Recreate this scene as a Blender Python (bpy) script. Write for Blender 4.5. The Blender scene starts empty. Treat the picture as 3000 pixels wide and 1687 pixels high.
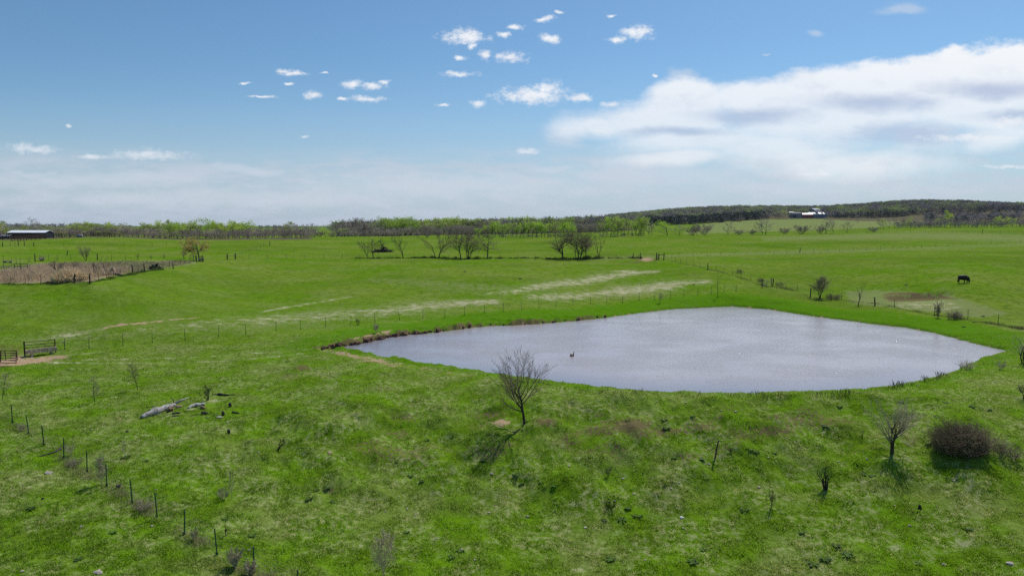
import bpy, bmesh, math, random
import numpy as np
from mathutils import Vector, Matrix

# ------------------------------------------------------------------ camera, world, sun
S = bpy.context.scene
COL = S.collection
CAMZ = 14.0
PITCH = math.atan((843.5 - 660) / 2000.0)
cam_d = bpy.data.cameras.new('camera')
cam_d.sensor_width = 36; cam_d.lens = 24.0
cam_d.clip_start = 0.5; cam_d.clip_end = 30000
cam = bpy.data.objects.new('camera', cam_d); COL.objects.link(cam)
cam.location = (0, 0, CAMZ)
cam.rotation_euler = (math.radians(90) - PITCH, 0, 0)
S.camera = cam
S.view_settings.view_transform = 'Standard'
S.view_settings.look = 'None'
S.view_settings.exposure = 0.0
S.view_settings.gamma = 1.0
S.cycles.max_bounces = 6
S.cycles.transparent_max_bounces = 8
S.cycles.use_denoising = False
S.cycles.caustics_reflective = False
S.cycles.caustics_refractive = False

SUN_EL = math.radians(52); SUN_AZ = math.radians(33)      # azimuth to the right of straight ahead (+Y)
sun_dir = Vector((math.sin(SUN_AZ) * math.cos(SUN_EL), math.cos(SUN_AZ) * math.cos(SUN_EL), math.sin(SUN_EL)))
sun_d = bpy.data.lights.new('sun', 'SUN'); sun_d.energy = 3.4; sun_d.angle = math.radians(0.53)
sun_d.color = (1.0, 0.96, 0.90)
sun = bpy.data.objects.new('sun', sun_d); COL.objects.link(sun)
sun.rotation_euler = sun_dir.to_track_quat('Z', 'Y').to_euler()
sun.location = (0, 0, 60)


class NT:
    """small node-building helper"""
    def __init__(s, nt): s.nt = nt
    def n(s, t, **kw):
        nd = s.nt.nodes.new(t)
        for k, v in kw.items():
            if k.startswith('_'): nd.inputs[int(k[1:])].default_value = v
            else: setattr(nd, k, v)
        return nd
    def put(s, inp, v):
        if isinstance(v, (int, float)): inp.default_value = v
        elif isinstance(v, (tuple, list)): inp.default_value = v
        else: s.nt.links.new(v, inp)
    def math(s, op, a, b=None, c=None, clamp=False):
        nd = s.nt.nodes.new('ShaderNodeMath'); nd.operation = op; nd.use_clamp = clamp
        s.put(nd.inputs[0], a)
        if b is not None: s.put(nd.inputs[1], b)
        if c is not None: s.put(nd.inputs[2], c)
        return nd.outputs[0]
    def vmath(s, op, a, b=None, c=None):
        nd = s.nt.nodes.new('ShaderNodeVectorMath'); nd.operation = op
        s.put(nd.inputs[0], a)
        if b is not None:
            s.put(nd.inputs['Scale'] if op == 'SCALE' else nd.inputs[1], b)
        if c is not None: s.put(nd.inputs[2], c)
        return nd.outputs[1] if op in ('LENGTH', 'DOT_PRODUCT', 'DISTANCE') else nd.outputs[0]
    def noise(s, vec, scale, detail=3, rough=0.55, dist=0.0, dim='3D'):
        nd = s.nt.nodes.new('ShaderNodeTexNoise'); nd.noise_dimensions = dim
        s.put(nd.inputs['Vector'], vec); nd.inputs['Scale'].default_value = scale
        nd.inputs['Detail'].default_value = detail; nd.inputs['Roughness'].default_value = rough
        nd.inputs['Distortion'].default_value = dist
        return nd.outputs[0]
    def ramp(s, v, lo, hi, smooth=True):
        nd = s.nt.nodes.new('ShaderNodeMapRange'); nd.interpolation_type = 'SMOOTHSTEP' if smooth else 'LINEAR'
        s.put(nd.inputs[0], v); s.put(nd.inputs[1], lo); s.put(nd.inputs[2], hi)
        return nd.outputs[0]
    def mix(s, f, a, b):
        nd = s.nt.nodes.new('ShaderNodeMix'); nd.data_type = 'RGBA'
        s.put(nd.inputs[0], f)
        for i, v in ((6, a), (7, b)):
            if isinstance(v, tuple): v = tuple(v) + (1,) if len(v) == 3 else v
            s.put(nd.inputs[i], v)
        return nd.outputs[2]
    def attr(s, name):
        nd = s.nt.nodes.new('ShaderNodeAttribute'); nd.attribute_name = name
        return nd.outputs['Fac']
    def link(s, a, b): s.nt.links.new(a, b)


def pix_dir(px, py):
    x = (px - 1500) / 2000.0; y = -(py - 843.5) / 2000.0
    cp, sp = math.cos(PITCH), math.sin(PITCH)
    return np.array([x, cp + y * sp, -sp + y * cp])


def build_world():
    w = bpy.data.worlds.new('World'); S.world = w; w.use_nodes = True
    nt = w.node_tree; nt.nodes.clear(); N = NT(nt)
    sky = N.n('ShaderNodeTexSky', sky_type='NISHITA')
    sky.sun_disc = False; sky.sun_elevation = SUN_EL; sky.sun_rotation = SUN_AZ
    sky.altitude = 300; sky.air_density = 1.0; sky.dust_density = 0.6; sky.ozone_density = 2.0
    tc = N.n('ShaderNodeTexCoord').outputs['Generated']
    sep = N.n('ShaderNodeSeparateXYZ'); N.link(tc, sep.inputs[0])
    X, Y, Z = sep.outputs
    ys = N.math('MAXIMUM', Y, 0.05)
    comb = N.n('ShaderNodeCombineXYZ')
    N.link(N.math('DIVIDE', X, ys), comb.inputs[0]); N.link(N.math('DIVIDE', Z, ys), comb.inputs[1])
    P = comb.outputs[0]
    front = N.ramp(Y, 0.05, 0.3)
    def warp(freq, amp, detail=3, p=P):
        nd = nt.nodes.new('ShaderNodeTexNoise'); N.put(nd.inputs['Vector'], p)
        nd.inputs['Scale'].default_value = freq; nd.inputs['Detail'].default_value = detail
        v = N.vmath('SUBTRACT', nd.outputs['Color'], (0.5, 0.5, 0.5))
        return N.vmath('ADD', P, N.vmath('MULTIPLY', v, (amp, amp * 0.6, 0)))
    def cells(lst, p):
        acc = None
        for cx, cy, rx, ry in lst:
            d = pix_dir(cx * 1.1646, cy * 1.1646)
            u, v = d[0] / d[1], d[2] / d[1]
            ix, iy = 2000 / (rx * 1.1646), 2000 / (ry * 1.1646)
            q = N.vmath('MULTIPLY_ADD', p, (ix, iy, 0), (-u * ix, -v * iy, 0))
            L = N.vmath('LENGTH', q)
            acc = L if acc is None else N.math('MINIMUM', acc, L)
        return acc
    # tint the clear sky to the photo's hue (air colour), then clouds
    v = comb.outputs[0]
    sv = N.n('ShaderNodeSeparateXYZ'); N.link(P, sv.inputs[0]); V = sv.outputs[1]; U = sv.outputs[0]
    base = N.vmath('MULTIPLY', sky.outputs[0], SKY_TINT)
    # low whitish haze veil
    big = N.noise(N.vmath('MULTIPLY', P, (1.0, 4.0, 1.0)), 3.0, 4)
    fine = N.noise(N.vmath('MULTIPLY', P, (1.0, 5.0, 1.0)), 9.0, 6, 0.6)
    top = N.math('ADD', 0.105, N.math('MULTIPLY', N.math('SUBTRACT', big, 0.5), 0.07))
    veil = N.math('MULTIPLY', N.ramp(N.math('ADD', V, N.math('MULTIPLY', N.math('SUBTRACT', fine, 0.5), 0.03)), N.math('ADD', top, 0.018), N.math('SUBTRACT', top, 0.022)), 0.70)
    veil = N.math('MULTIPLY', veil, N.math('MULTIPLY_ADD', N.ramp(fine, 0.40, 0.62), 0.85, 0.15))
    deep = N.ramp(V, 0.30, -0.02)
    base = N.mix(N.math('MULTIPLY', N.math('POWER', deep, 2.0), 0.85), base, HORIZON)
    c = N.mix(veil, base, VEIL)
    # small puffs
    small = [(1170,92,50,18),(1187,118,12,7),(1222,141,17,12),(1285,145,35,13),(1268,86,18,7),(1300,70,20,6),(1370,47,26,7),
      (1410,31,12,4),(1385,98,22,12),(1605,80,34,18),(1552,99,22,8),(1340,242,84,19),(1378,225,40,16),(1462,247,28,10),(1535,262,22,6),
      (1203,262,19,9),(1120,265,16,4),(1152,187,42,6),(1155,148,17,5),(735,186,34,6),(712,180,18,6),(615,211,16,3),(727,211,12,3),
      (790,240,25,9),(655,243,30,3),(883,211,26,9),(935,215,26,9),(968,206,13,5),(918,249,40,8),(860,250,12,4),(1325,382,27,8),
      (765,345,12,4),(80,374,58,12),(370,388,86,12),(235,394,38,6),(1540,42,8,4),(815,185,10,2),(170,318,8,3),(1650,188,8,3),
      (2440,348,115,9),(2540,420,60,5),(2050,438,40,4),(2540,308,60,14)]
    pw = warp(55, 0.016, 4)
    f1 = N.noise(N.vmath('MULTIPLY', P, (1, 1.5, 1)), 60, 7, 0.72)
    ls = N.math('ADD', cells(small, pw), N.math('MULTIPLY', N.math('SUBTRACT', f1, 0.5), 3.2))
    ds = N.math('MULTIPLY', N.ramp(ls, 1.42, 0.0), front)
    # soft faint wisps and the hazy rows low in the sky
    soft = [(2275,18,70,16),(2055,85,25,10),(1720,190,40,14),(1920,140,14,3),(85,432,80,10),(640,430,130,13),(1385,428,70,13),
            (250,455,330,26),(1150,470,520,38),(1650,440,300,45),(2100,470,420,30),(560,500,600,25),(1420,345,60,30)]
    pw2 = warp(16, 0.05, 4)
    f2 = N.noise(N.vmath('MULTIPLY', P, (1, 3.0, 1)), 26, 6, 0.62)
    lf = N.math('ADD', cells(soft, pw2), N.math('MULTIPLY', N.math('SUBTRACT', f2, 0.5), 1.5))
    dsf = N.math('MULTIPLY', N.math('MULTIPLY', N.ramp(lf, 1.25, 0.15), 0.45), front)
    # the great bank on the right
    bank = [(2640,215,260,105),(2420,205,190,72),(2250,235,200,78),(2080,240,170,66),(1900,262,150,66),(1740,262,112,56),(1680,310,240,50),(2100,300,360,80),
            (1500,322,120,30),(2450,290,260,60),(1760,355,230,42),(1950,375,230,48),(2330,340,140,44),(1700,395,170,22),(2120,405,280,42),(2500,345,150,34)]
    pw3 = warp(5.5, 0.075, 5)
    f3 = N.noise(N.vmath('MULTIPLY', P, (1, 1.7, 1)), 11, 9, 0.66)
    lb = N.math('ADD', cells(bank, pw3), N.math('MULTIPLY', N.math('SUBTRACT', f3, 0.5), 1.15))
    softness = N.ramp(V, 0.10, 0.26)            # crisp above, ragged and thin below
    db = N.ramp(lb, N.math('ADD', 1.12, N.math('MULTIPLY', N.math('SUBTRACT', 1.0, softness), 0.22)), N.math('MULTIPLY_ADD', softness, 0.62, 0.22))
    db = N.math('MULTIPLY', N.math('MULTIPLY', db, N.math('MULTIPLY_ADD', softness, 0.32, 0.66)), front)
    edge = [(2660,235,300,75),(2400,250,230,50),(2150,262,200,42),(1930,275,170,34),(2330,215,60,20),(1760,290,120,26)]
    le = N.math('ADD', cells([(2500,232,150,26),(2200,262,170,24),(2560,300,120,18),(1890,290,150,20),(2280,345,190,26),(1700,335,110,12)], warp(6, 0.07, 4)), N.math('MULTIPLY', N.math('SUBTRACT', N.noise(N.vmath('MULTIPLY', P, (1, 2.4, 1)), 7, 5), 0.5), 1.6))
    f4 = N.noise(N.vmath('MULTIPLY', P, (1, 2.0, 1)), 13, 8, 0.65)
    shade = N.math('MULTIPLY', N.ramp(N.math('ADD', le, N.math('MULTIPLY', N.math('SUBTRACT', f4, 0.5), 1.8)), 1.5, 0.1), 0.85)
    shade = N.math('ADD', shade, N.math('MULTIPLY', N.ramp(f4, 0.5, 0.72), 0.22), clamp=True)
    bankcol = N.mix(shade, CLOUD_W, CLOUD_G)
    c = N.mix(dsf, c, VEIL2)
    c = N.mix(db, c, bankcol)
    pc = N.mix(N.ramp(N.noise(P, 40, 3), 0.35, 0.7), CLOUD_W, CLOUD_P)
    lowfade = N.math('MULTIPLY_ADD', N.ramp(V, 0.10, 0.22), 0.4, 0.6)
    c = N.mix(N.math('MULTIPLY', ds, lowfade), c, pc)
    bg = N.n('ShaderNodeBackground'); bg.inputs[1].default_value = 0.1
    N.link(c, bg.inputs[0])
    out = N.n('ShaderNodeOutputWorld'); N.link(bg.outputs[0], out.inputs[0])
    w.cycles.sampling_method = 'MANUAL'; w.cycles.sample_map_resolution = 512

SKY_TINT = (0.63, 0.86, 0.98)
HORIZON = (4.8, 5.65, 6.75)
VEIL = (5.6, 6.2, 7.2)
VEIL2 = (6.6, 7.1, 8.0)
CLOUD_W = (9.2, 9.4, 9.7)
CLOUD_P = (8.0, 8.3, 9.0)
CLOUD_G = (4.7, 5.3, 7.0)
build_world()

# ------------------------------------------------------------------ numeric helpers
def hash2(ix, iy, seed):
    h = (ix.astype(np.int64) * 374761393 + iy.astype(np.int64) * 668265263 + seed * 1442695041) & 0xffffffff
    h = ((h ^ (h >> 13)) * 1274126177) & 0xffffffff
    return ((h ^ (h >> 16)) & 0xffff) / 65535.0

def perlin(x, y, seed=0):
    x = np.asarray(x, float); y = np.asarray(y, float)
    x0 = np.floor(x); y0 = np.floor(y); fx = x - x0; fy = y - y0
    ux = fx * fx * fx * (fx * (fx * 6 - 15) + 10); uy = fy * fy * fy * (fy * (fy * 6 - 15) + 10)
    def g(dx, dy):
        a = hash2(x0 + dx, y0 + dy, seed) * 6.28318
        return np.cos(a) * (fx - dx) + np.sin(a) * (fy - dy)
    a = g(0, 0); b = g(1, 0); c = g(0, 1); d = g(1, 1)
    return ((a + (b - a) * ux) * (1 - uy) + (c + (d - c) * ux) * uy) * 1.5

def fbm(x, y, octs=4, seed=0, gain=0.5):
    s = 0; a = 1.0; f = 1.0
    for i in range(octs):
        s = s + a * perlin(x * f + 17.3 * i, y * f - 9.1 * i, seed + i); a *= gain; f *= 2.03
    return s

def sstep(a, b, x):
    t = np.clip((x - a) / (b - a), 0, 1); return t * t * (3 - 2 * t)

# ------------------------------------------------------------------ terrain
# survey points: picture column, picture row, and either height above the pond ('z') or distance ('d')
SURV = []
def sv(mode, *pts):
    for p in pts:
        d = pix_dir(p[0], p[1])
        if mode == 'z':
            t = (p[2] - CAMZ) / d[2]; D = math.hypot(d[0], d[1]) * t; z = p[2]
        else:
            t = p[2] / d[1]; D = math.hypot(d[0], d[1]) * t; z = CAMZ + d[2] * t
        SURV.append((math.atan2(d[0], d[1]), D, z))
sv('z', (37,1239,-.9),(186,1342,-1.6),(388,1473,-2.2),(636,1624,-2.8),(745,1677,-3.0),(0,1687,-2.6),(0,1450,-2.0),(1124,1687,-3.6),
   (1500,1687,-4.0),(2000,1687,-4.2),(2500,1687,-4.0),(3000,1687,-3.6),(480,1220,-.9),(609,1171,-.7),(403,1142,-.6),(8,1168,-.5),
   (889,1090,.1),(975,1045,.35),(700,1080,-.1),(1100,1068,.5),(1300,1098,.5),(1450,1127,.55),(1600,1152,.55),(1800,1167,.55),(2000,1180,.55),
   (2200,1182,.55),(2400,1176,.55),(2600,1158,.55),(2750,1127,.6),(2880,1078,.6),(1000,1200,-.3),(1000,1350,-1.9),(1535,1239,-.5),(1535,1350,-1.9),
   (1535,1480,-3.2),(1840,1230,-.1),(1840,1340,-1.7),(1840,1500,-3.3),(2150,1250,-.3),(2100,1342,-1.6),(2100,1480,-3.1),(2613,1329,-1.3),(2417,1432,-2.4),(2850,1349,-1.1),
   (3000,1200,.2),(3000,1400,-1.5),(2800,1500,-2.8),(800,1300,-1.6),(800,1450,-2.6),(1200,1450,-2.9),(117,1021,-.2),(261,1021,0.),(446,1003,.1),
   (700,983,.3),(1100,944,.5),(1360,923,.8),(1700,890,.8),(2000,868,1.3),(0,1040,-.2),(3000,1010,.8),(2960,1045,.45))
sv('d', (2240,841,133),(0,830,105),(265,828,103),(583,766,165),(690,759,178),(1078,756,190),(1400,758,192),(1755,757,192),(1945,759,188),
   (0,762,150),(150,800,115),(150,765,150),(300,762,152),(300,800,118),(420,797,124),(500,788,135),(197,748,178),(300,720,225),(300,695,280),(100,699,275),(0,701,270),
   (560,704,285),(750,702,300),(1000,702,310),(1250,701,320),(1500,700,330),(1700,694,335),(1900,690,340),(2250,689,335),(2600,685,325),(3000,684,320),(3000,663,430),(2600,669,430),
   (1500,830,130),(1500,790,155),(700,850,125),(700,800,148),(250,900,94),(1000,860,122),(0,900,92),(2465,874,121),(2350,853,128),(2620,897,107),(2737,924,99),
   (2924,947,92),(2700,878,113),(2820,829,118),(3000,900,104),(3000,760,165),(2500,760,175),(2313,741,225),(2900,718,250),(2100,800,150),(2100,720,250),(1500,720,260),(1000,725,250),
   (1350,689,430),(1300,688,600),(1500,686,500),(600,700,380),(200,696,360),(900,696,420),(1950,668,600),(2250,675,550),(2500,660,700),(2700,657,700),(3000,651,700),
   (2086,653,1000),(2224,641,1080),(2350,638,1100),(2600,634,1150),(2900,638,1050),(1800,672,750),(1600,680,700))
def dz(*pts):
    for px, D, z in pts: SURV.append((math.atan((px - 1500) / 2000), D, z))
dz((1400,700,7),(1600,1000,13),(1776,1300,21),(1900,1500,33),(2086,1600,45),(2250,1600,45),(2470,1600,44),(2600,1600,50),(2785,1600,50),(2940,1600,42),(3000,1600,41),
   (2600,1320,34),(2900,1320,34),(2250,1320,32),(2600,3000,30),(2000,3000,20),(1500,3000,4),(1000,3000,3),(500,3000,3),(0,3000,3),(0,1200,4),(500,1200,4),(950,700,4),(950,1200,4),(500,600,5),(0,600,6),
   (1300,1200,4),(2600,7000,6),(1500,7000,4),(0,7000,4),(3000,3000,30),
   (0,22,-3.6),(1500,22,-4.6),(3000,22,-4.4),(0,10,-4),(1500,10,-4.8),(3000,10,-4.8))
for azd in (-42, 42):                       # keep the sides outside the frame calm
    for D in (10, 30, 60, 100, 160, 280, 500, 1000, 1600, 3000, 7000):
        a0 = math.atan(-0.75 if azd < 0 else 0.75)
        near = min(SURV, key=lambda s: abs(s[0] - a0) * 2 + abs(math.log(s[1] / D)))
        SURV.append((math.radians(azd), D, near[2]))
SA = np.array(SURV)
seen = set(); keep = []
for i, (a, D, z) in enumerate(SA):
    k = (round(a, 3), round(math.log(D), 2))
    if k not in seen: seen.add(k); keep.append(i)
SA = SA[keep]
def feat(a, D): return np.stack([a * 2.6, np.log(D)], -1)
SF = feat(SA[:, 0], SA[:, 1])
def tps(r2): return np.where(r2 > 1e-12, 0.5 * r2 * np.log(np.maximum(r2, 1e-12)), 0)
_n = len(SF)
K = tps(((SF[:, None] - SF[None]) ** 2).sum(-1)) + np.eye(_n) * 0.0015
Pm = np.concatenate([np.ones((_n, 1)), SF], 1)
A = np.block([[K, Pm], [Pm.T, np.zeros((3, 3))]])
sol = np.linalg.solve(A, np.concatenate([SA[:, 2], np.zeros(3)]))
TW, TC = sol[:_n].astype(np.float32), sol[_n:]
SFf = SF.astype(np.float32)
def base_z(X, Y):
    a = np.clip(np.arctan2(X, Y), -math.radians(42), math.radians(42))
    D = np.clip(np.hypot(X, Y), 8, 7500)
    F = feat(a, D)
    out = np.empty(F.shape[:-1]); Ff = F.reshape(-1, 2); o = out.reshape(-1)
    for i in range(0, len(Ff), 40000):
        f = Ff[i:i + 40000].astype(np.float32)
        d2 = (f[:, None, 0] - SFf[None, :, 0]) ** 2 + (f[:, None, 1] - SFf[None, :, 1]) ** 2
        d2 = np.maximum(d2, 1e-9)
        o[i:i + 40000] = (0.5 * d2 * np.log(d2)) @ TW + TC[0] + f @ TC[1:]
    return np.clip(o.reshape(out.shape), -6, 80)

SHORE_PX = [(980,1021),(991,1017),(1043,1009),(1095,998),(1140,988),(1198,981),(1302,971),(1388,959),(1440,955),(1500,953.6),(1603,947),(1707,938),(1776,931),(1831,922.5),
  (1914,912),(1983,905),(2052,902),(2104,899.4),(2145,897.7),(2190,902),(2250,906),(2319,917),(2388,927.7),(2491.5,939.8),(2560,950),(2647,958.8),(2733,974),(2802,991.5),
  (2871,1010.5),(2922,1022),(2956,1030),(2920,1040),(2877,1050),(2815,1083),(2749,1105),(2683.5,1122),(2595.6,1137),(2508,1146),(2376,1153),(2200,1158),(2065,1157),(1889.6,1152),
  (1780,1142),(1670,1127),(1604,1121),(1516,1107.5),(1450,1099),(1371,1087),(1267,1072),(1164,1055),(1077.7,1043),(1043,1036),(991,1025)]
SH = []
for px, py in SHORE_PX:
    d = pix_dir(px, py); t = -CAMZ / d[2]; SH.append((d[0] * t, d[1] * t))
SH = np.array(SH)
def pond_sd(X, Y):
    shp = X.shape; x = X.reshape(-1); y = Y.reshape(-1)
    sd = np.full(x.shape, 99.0)
    m = (x > SH[:, 0].min() - 25) & (x < SH[:, 0].max() + 25) & (y > SH[:, 1].min() - 25) & (y < SH[:, 1].max() + 25)
    xs, ys = x[m], y[m]; best = np.full(xs.shape, 1e9); ins = np.zeros(xs.shape, bool)
    for i in range(len(SH)):
        a = SH[i]; b = SH[(i + 1) % len(SH)]; e = b - a
        t = np.clip(((xs - a[0]) * e[0] + (ys - a[1]) * e[1]) / (e @ e), 0, 1)
        best = np.minimum(best, (xs - a[0] - t * e[0]) ** 2 + (ys - a[1] - t * e[1]) ** 2)
        c = (a[1] > ys) != (b[1] > ys)
        if a[1] != b[1]: ins ^= c & (xs < (b[0] - a[0]) * (ys - a[1]) / (b[1] - a[1]) + a[0])
    sd[m] = np.sqrt(best) * np.where(ins, -1, 1)
    return sd.reshape(shp)

def project(X, Y, Z):
    cp, sp = math.cos(PITCH), math.sin(PITCH)
    dz_ = Z - CAMZ
    fw = Y * cp - dz_ * sp; up = Y * sp + dz_ * cp
    fw = np.where(fw > 0.5, fw, 0.5)
    return 1500 + 2000 * X / fw, 843.5 - 2000 * up / fw

def bank_cut(X, Y):      # how much the far-left shore is an eroded step
    return sstep(30, 22, np.abs(X + 14)) * sstep(60, 76, Y) * (.15 + .85 * sstep(0.1, 0.75, 0.45 + fbm(X * 0.28, Y * 0.28, 3, 40)))

def ground_z(X, Y):
    X = np.asarray(X, float); Y = np.asarray(Y, float)
    z = base_z(X, Y); D = np.hypot(X, Y)
    near = sstep(150, 60, D)
    hum = fbm(X / 7, Y / 7, 2, 3) * 0.16 + fbm(X / 1.7, Y / 1.7, 3, 11) * 0.07 * near + fbm(X / 0.55, Y / 0.55, 2, 21) * 0.028 * near
    hum = hum + fbm(X / 45, Y / 45, 2, 5) * 0.5 * sstep(180, 500, D)
    z = z + hum
    face = sstep(38, 43, Y) * sstep(55, 52, Y) * sstep(-26, -18, X)
    z = z + face * (fbm(X / 1.1, Y / 1.1, 3, 51) * .11 + fbm(X / 3.4, Y / 3.4, 2, 53) * .42)
    # burrow mound, depression with scarp in the right pasture
    def bump(px, py, zz, r, h):
        d = pix_dir(px, py); t = (zz - CAMZ) / d[2]
        return h * np.exp(-(((X - d[0] * t) ** 2 + (Y - d[1] * t) ** 2) / r ** 2))
    z = z + bump(1838, 1240, -.1, 1.3, .42) + bump(2120, 1265, -.3, 1.6, .25) + bump(1612, 1245, -.5, .9, .16) + bump(885, 1080, .1, 1.3, .3) + bump(1832, 1229, 0, .28, -.55) + bump(970, 1428, -2.3, .5, -.25)
    # pasture scarp (right): ground nearer than the scarp line is scooped by half a metre
    d0 = pix_dir(2610, 862); d1 = pix_dir(2778, 874)
    p0 = np.array([d0[0], d0[1]]) * (118 / d0[1]); p1 = np.array([d1[0], d1[1]]) * (114 / d1[1])
    e = p1 - p0; L = math.hypot(*e); e = e / L; nrm = np.array([-e[1], e[0]])
    s_ = (X - p0[0]) * e[0] + (Y - p0[1]) * e[1]; q = (X - p0[0]) * nrm[0] + (Y - p0[1]) * nrm[1]
    q = q + 0.8 * perlin(X * .3, Y * .3, 8) - 1.2 * np.sin(np.clip(s_ / L, 0, 1) * math.pi)
    z = z - 0.75 * sstep(-2, 2, s_) * sstep(L + 2, L - 2, s_) * sstep(0.35, -0.35, q) * sstep(-9, -2, q)
    d = pond_sd(X, Y) + 0.35 * perlin(X * 0.9, Y * 0.9, 31) + 0.12 * perlin(X * 3, Y * 3, 33)
    cut = bank_cut(X, Y)
    w = sstep(0, 5, d)
    low = 0.02 + 0.20 * sstep(0, 0.7, d) + cut * (0.46 + 0.22 * perlin(X * 1.3, Y * 1.3, 44)) * sstep(0.0, 0.45, d) * sstep(7, 1, d)
    zo = z * w + (1 - w) * np.minimum(np.maximum(z, low), low + 0.1) + hum * 0.35 * (1 - w) * sstep(0, .6, d)
    zi = np.maximum(d * 0.35, -1.4) - 0.02
    return np.where(d > 0, zo, zi)

_T = np.exp(np.linspace(math.log(14), math.log(4000), 900))
def at(px, py):
    """the point of the ground seen at a picture position"""
    d = pix_dir(px, py)
    t = _T
    if d[2] < -0.02: t = _T[_T < (CAMZ + 7) / -d[2] * 1.05]
    f = CAMZ + d[2] * t - ground_z(d[0] * t, d[1] * t)
    idx = np.where(f < 0)[0]
    if len(idx) == 0: return atd(px, 900.0)
    i = idx[0]; lo, hi = (t[i - 1] if i else 10.0), t[i]
    tt = np.linspace(lo, hi, 40)
    f = CAMZ + d[2] * tt - ground_z(d[0] * tt, d[1] * tt)
    j = np.where(f < 0)[0]; j = j[0] if len(j) else 39
    X, Y = d[0] * tt[j], d[1] * tt[j]
    return Vector((X, Y, float(ground_z(np.array([X]), np.array([Y]))[0])))
def atd(px, D):
    d = pix_dir(px, 660); X, Y = d[0] / d[1] * D, D
    return Vector((X, Y, float(ground_z(np.array([X]), np.array([Y]))[0])))
def mpp(p): return p.y / 2000.0          # metres per photo pixel at a point

# ------------------------------------------------------------------ mesh and tagging helpers
def mesh_np(name, verts, faces, smooth=False):
    """faces: (n,3) or (n,4) array"""
    me = bpy.data.meshes.new(name)
    verts = np.asarray(verts, np.float32); faces = np.asarray(faces, np.int32)
    k = faces.shape[1]
    me.vertices.add(len(verts)); me.vertices.foreach_set('co', verts.ravel())
    me.loops.add(len(faces) * k); me.loops.foreach_set('vertex_index', faces.ravel())
    me.polygons.add(len(faces)); me.polygons.foreach_set('loop_start', np.arange(0, len(faces) * k, k, dtype=np.int32))
    if smooth: me.polygons.foreach_set('use_smooth', np.ones(len(faces), bool))
    me.update(calc_edges=True)
    return me
def fattr(me, name, vals):
    a = me.attributes.new(name, 'FLOAT', 'POINT'); a.data.foreach_set('value', np.asarray(vals, np.float32))
def tag(o, label=None, cat=None, group=None, kind=None):
    if label: o['label'] = label
    if cat: o['category'] = cat
    if group: o['group'] = group
    if kind: o['kind'] = kind
    return o
def empty(name, loc=(0, 0, 0), rz=0.0):
    o = bpy.data.objects.new(name, None); COL.objects.link(o); o.location = loc; o.rotation_euler = (0, 0, rz)
    o.empty_display_size = 0.3
    return o
def put(name, me, mat=None, parent=None, loc=None):
    if mat is not None and len(me.materials) == 0: me.materials.append(mat)
    o = bpy.data.objects.new(name, me); COL.objects.link(o)
    if parent is not None: o.parent = parent
    if loc is not None: o.location = loc
    return o

class MB:
    """collects boxes, bars and tubes; mesh() returns one mesh"""
    def __init__(s): s.v = []; s.f = []
    def quadbox(s, c):
        b = len(s.v); s.v += [tuple(p) for p in c]
        s.f += [(b, b+3, b+2, b+1), (b+4, b+5, b+6, b+7), (b, b+1, b+5, b+4), (b+1, b+2, b+6, b+5), (b+2, b+3, b+7, b+6), (b+3, b, b+4, b+7)]
    def box(s, x0, x1, y0, y1, z0, z1):
        s.quadbox([(x0,y0,z0),(x1,y0,z0),(x1,y1,z0),(x0,y1,z0),(x0,y0,z1),(x1,y0,z1),(x1,y1,z1),(x0,y1,z1)])
    def tube(s, pts, rad, k=6, cap=True):
        pts = [Vector(p) for p in pts]
        if not hasattr(rad, '__len__'): rad = [rad] * len(pts)
        b = len(s.v); up = Vector((0, 0, 1)) if abs((pts[-1] - pts[0]).normalized().z) < 0.9 else Vector((1, 0, 0))
        for i, p in enumerate(pts):
            t = (pts[min(i+1, len(pts)-1)] - pts[max(i-1, 0)])
            t = t.normalized() if t.length > 1e-9 else Vector((0, 0, 1))
            a = t.cross(up); a = a.normalized() if a.length > 1e-6 else Vector((1, 0, 0)); c = a.cross(t)
            for j in range(k):
                an = 6.28318 * j / k
                s.v.append(tuple(p + (a * math.cos(an) + c * math.sin(an)) * rad[i]))
        for i in range(len(pts) - 1):
            for j in range(k):
                q = b + i * k; j2 = (j + 1) % k
                s.f.append((q + j, q + j2, q + k + j2, q + k + j))
        if cap:
            s.f.append(tuple(b + j for j in range(k))[::-1]); s.f.append(tuple(b + (len(pts) - 1) * k + j for j in range(k)))
    def poly(s, pts): b = len(s.v); s.v += [tuple(p) for p in pts]; s.f.append(tuple(range(b, b + len(pts))))
    def mesh(s, name='mesh', smooth=False):
        me = bpy.data.meshes.new(name); me.from_pydata(s.v, [], s.f); me.update()
        if smooth: me.polygons.foreach_set('use_smooth', np.ones(len(me.polygons), bool))
        return me

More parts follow.
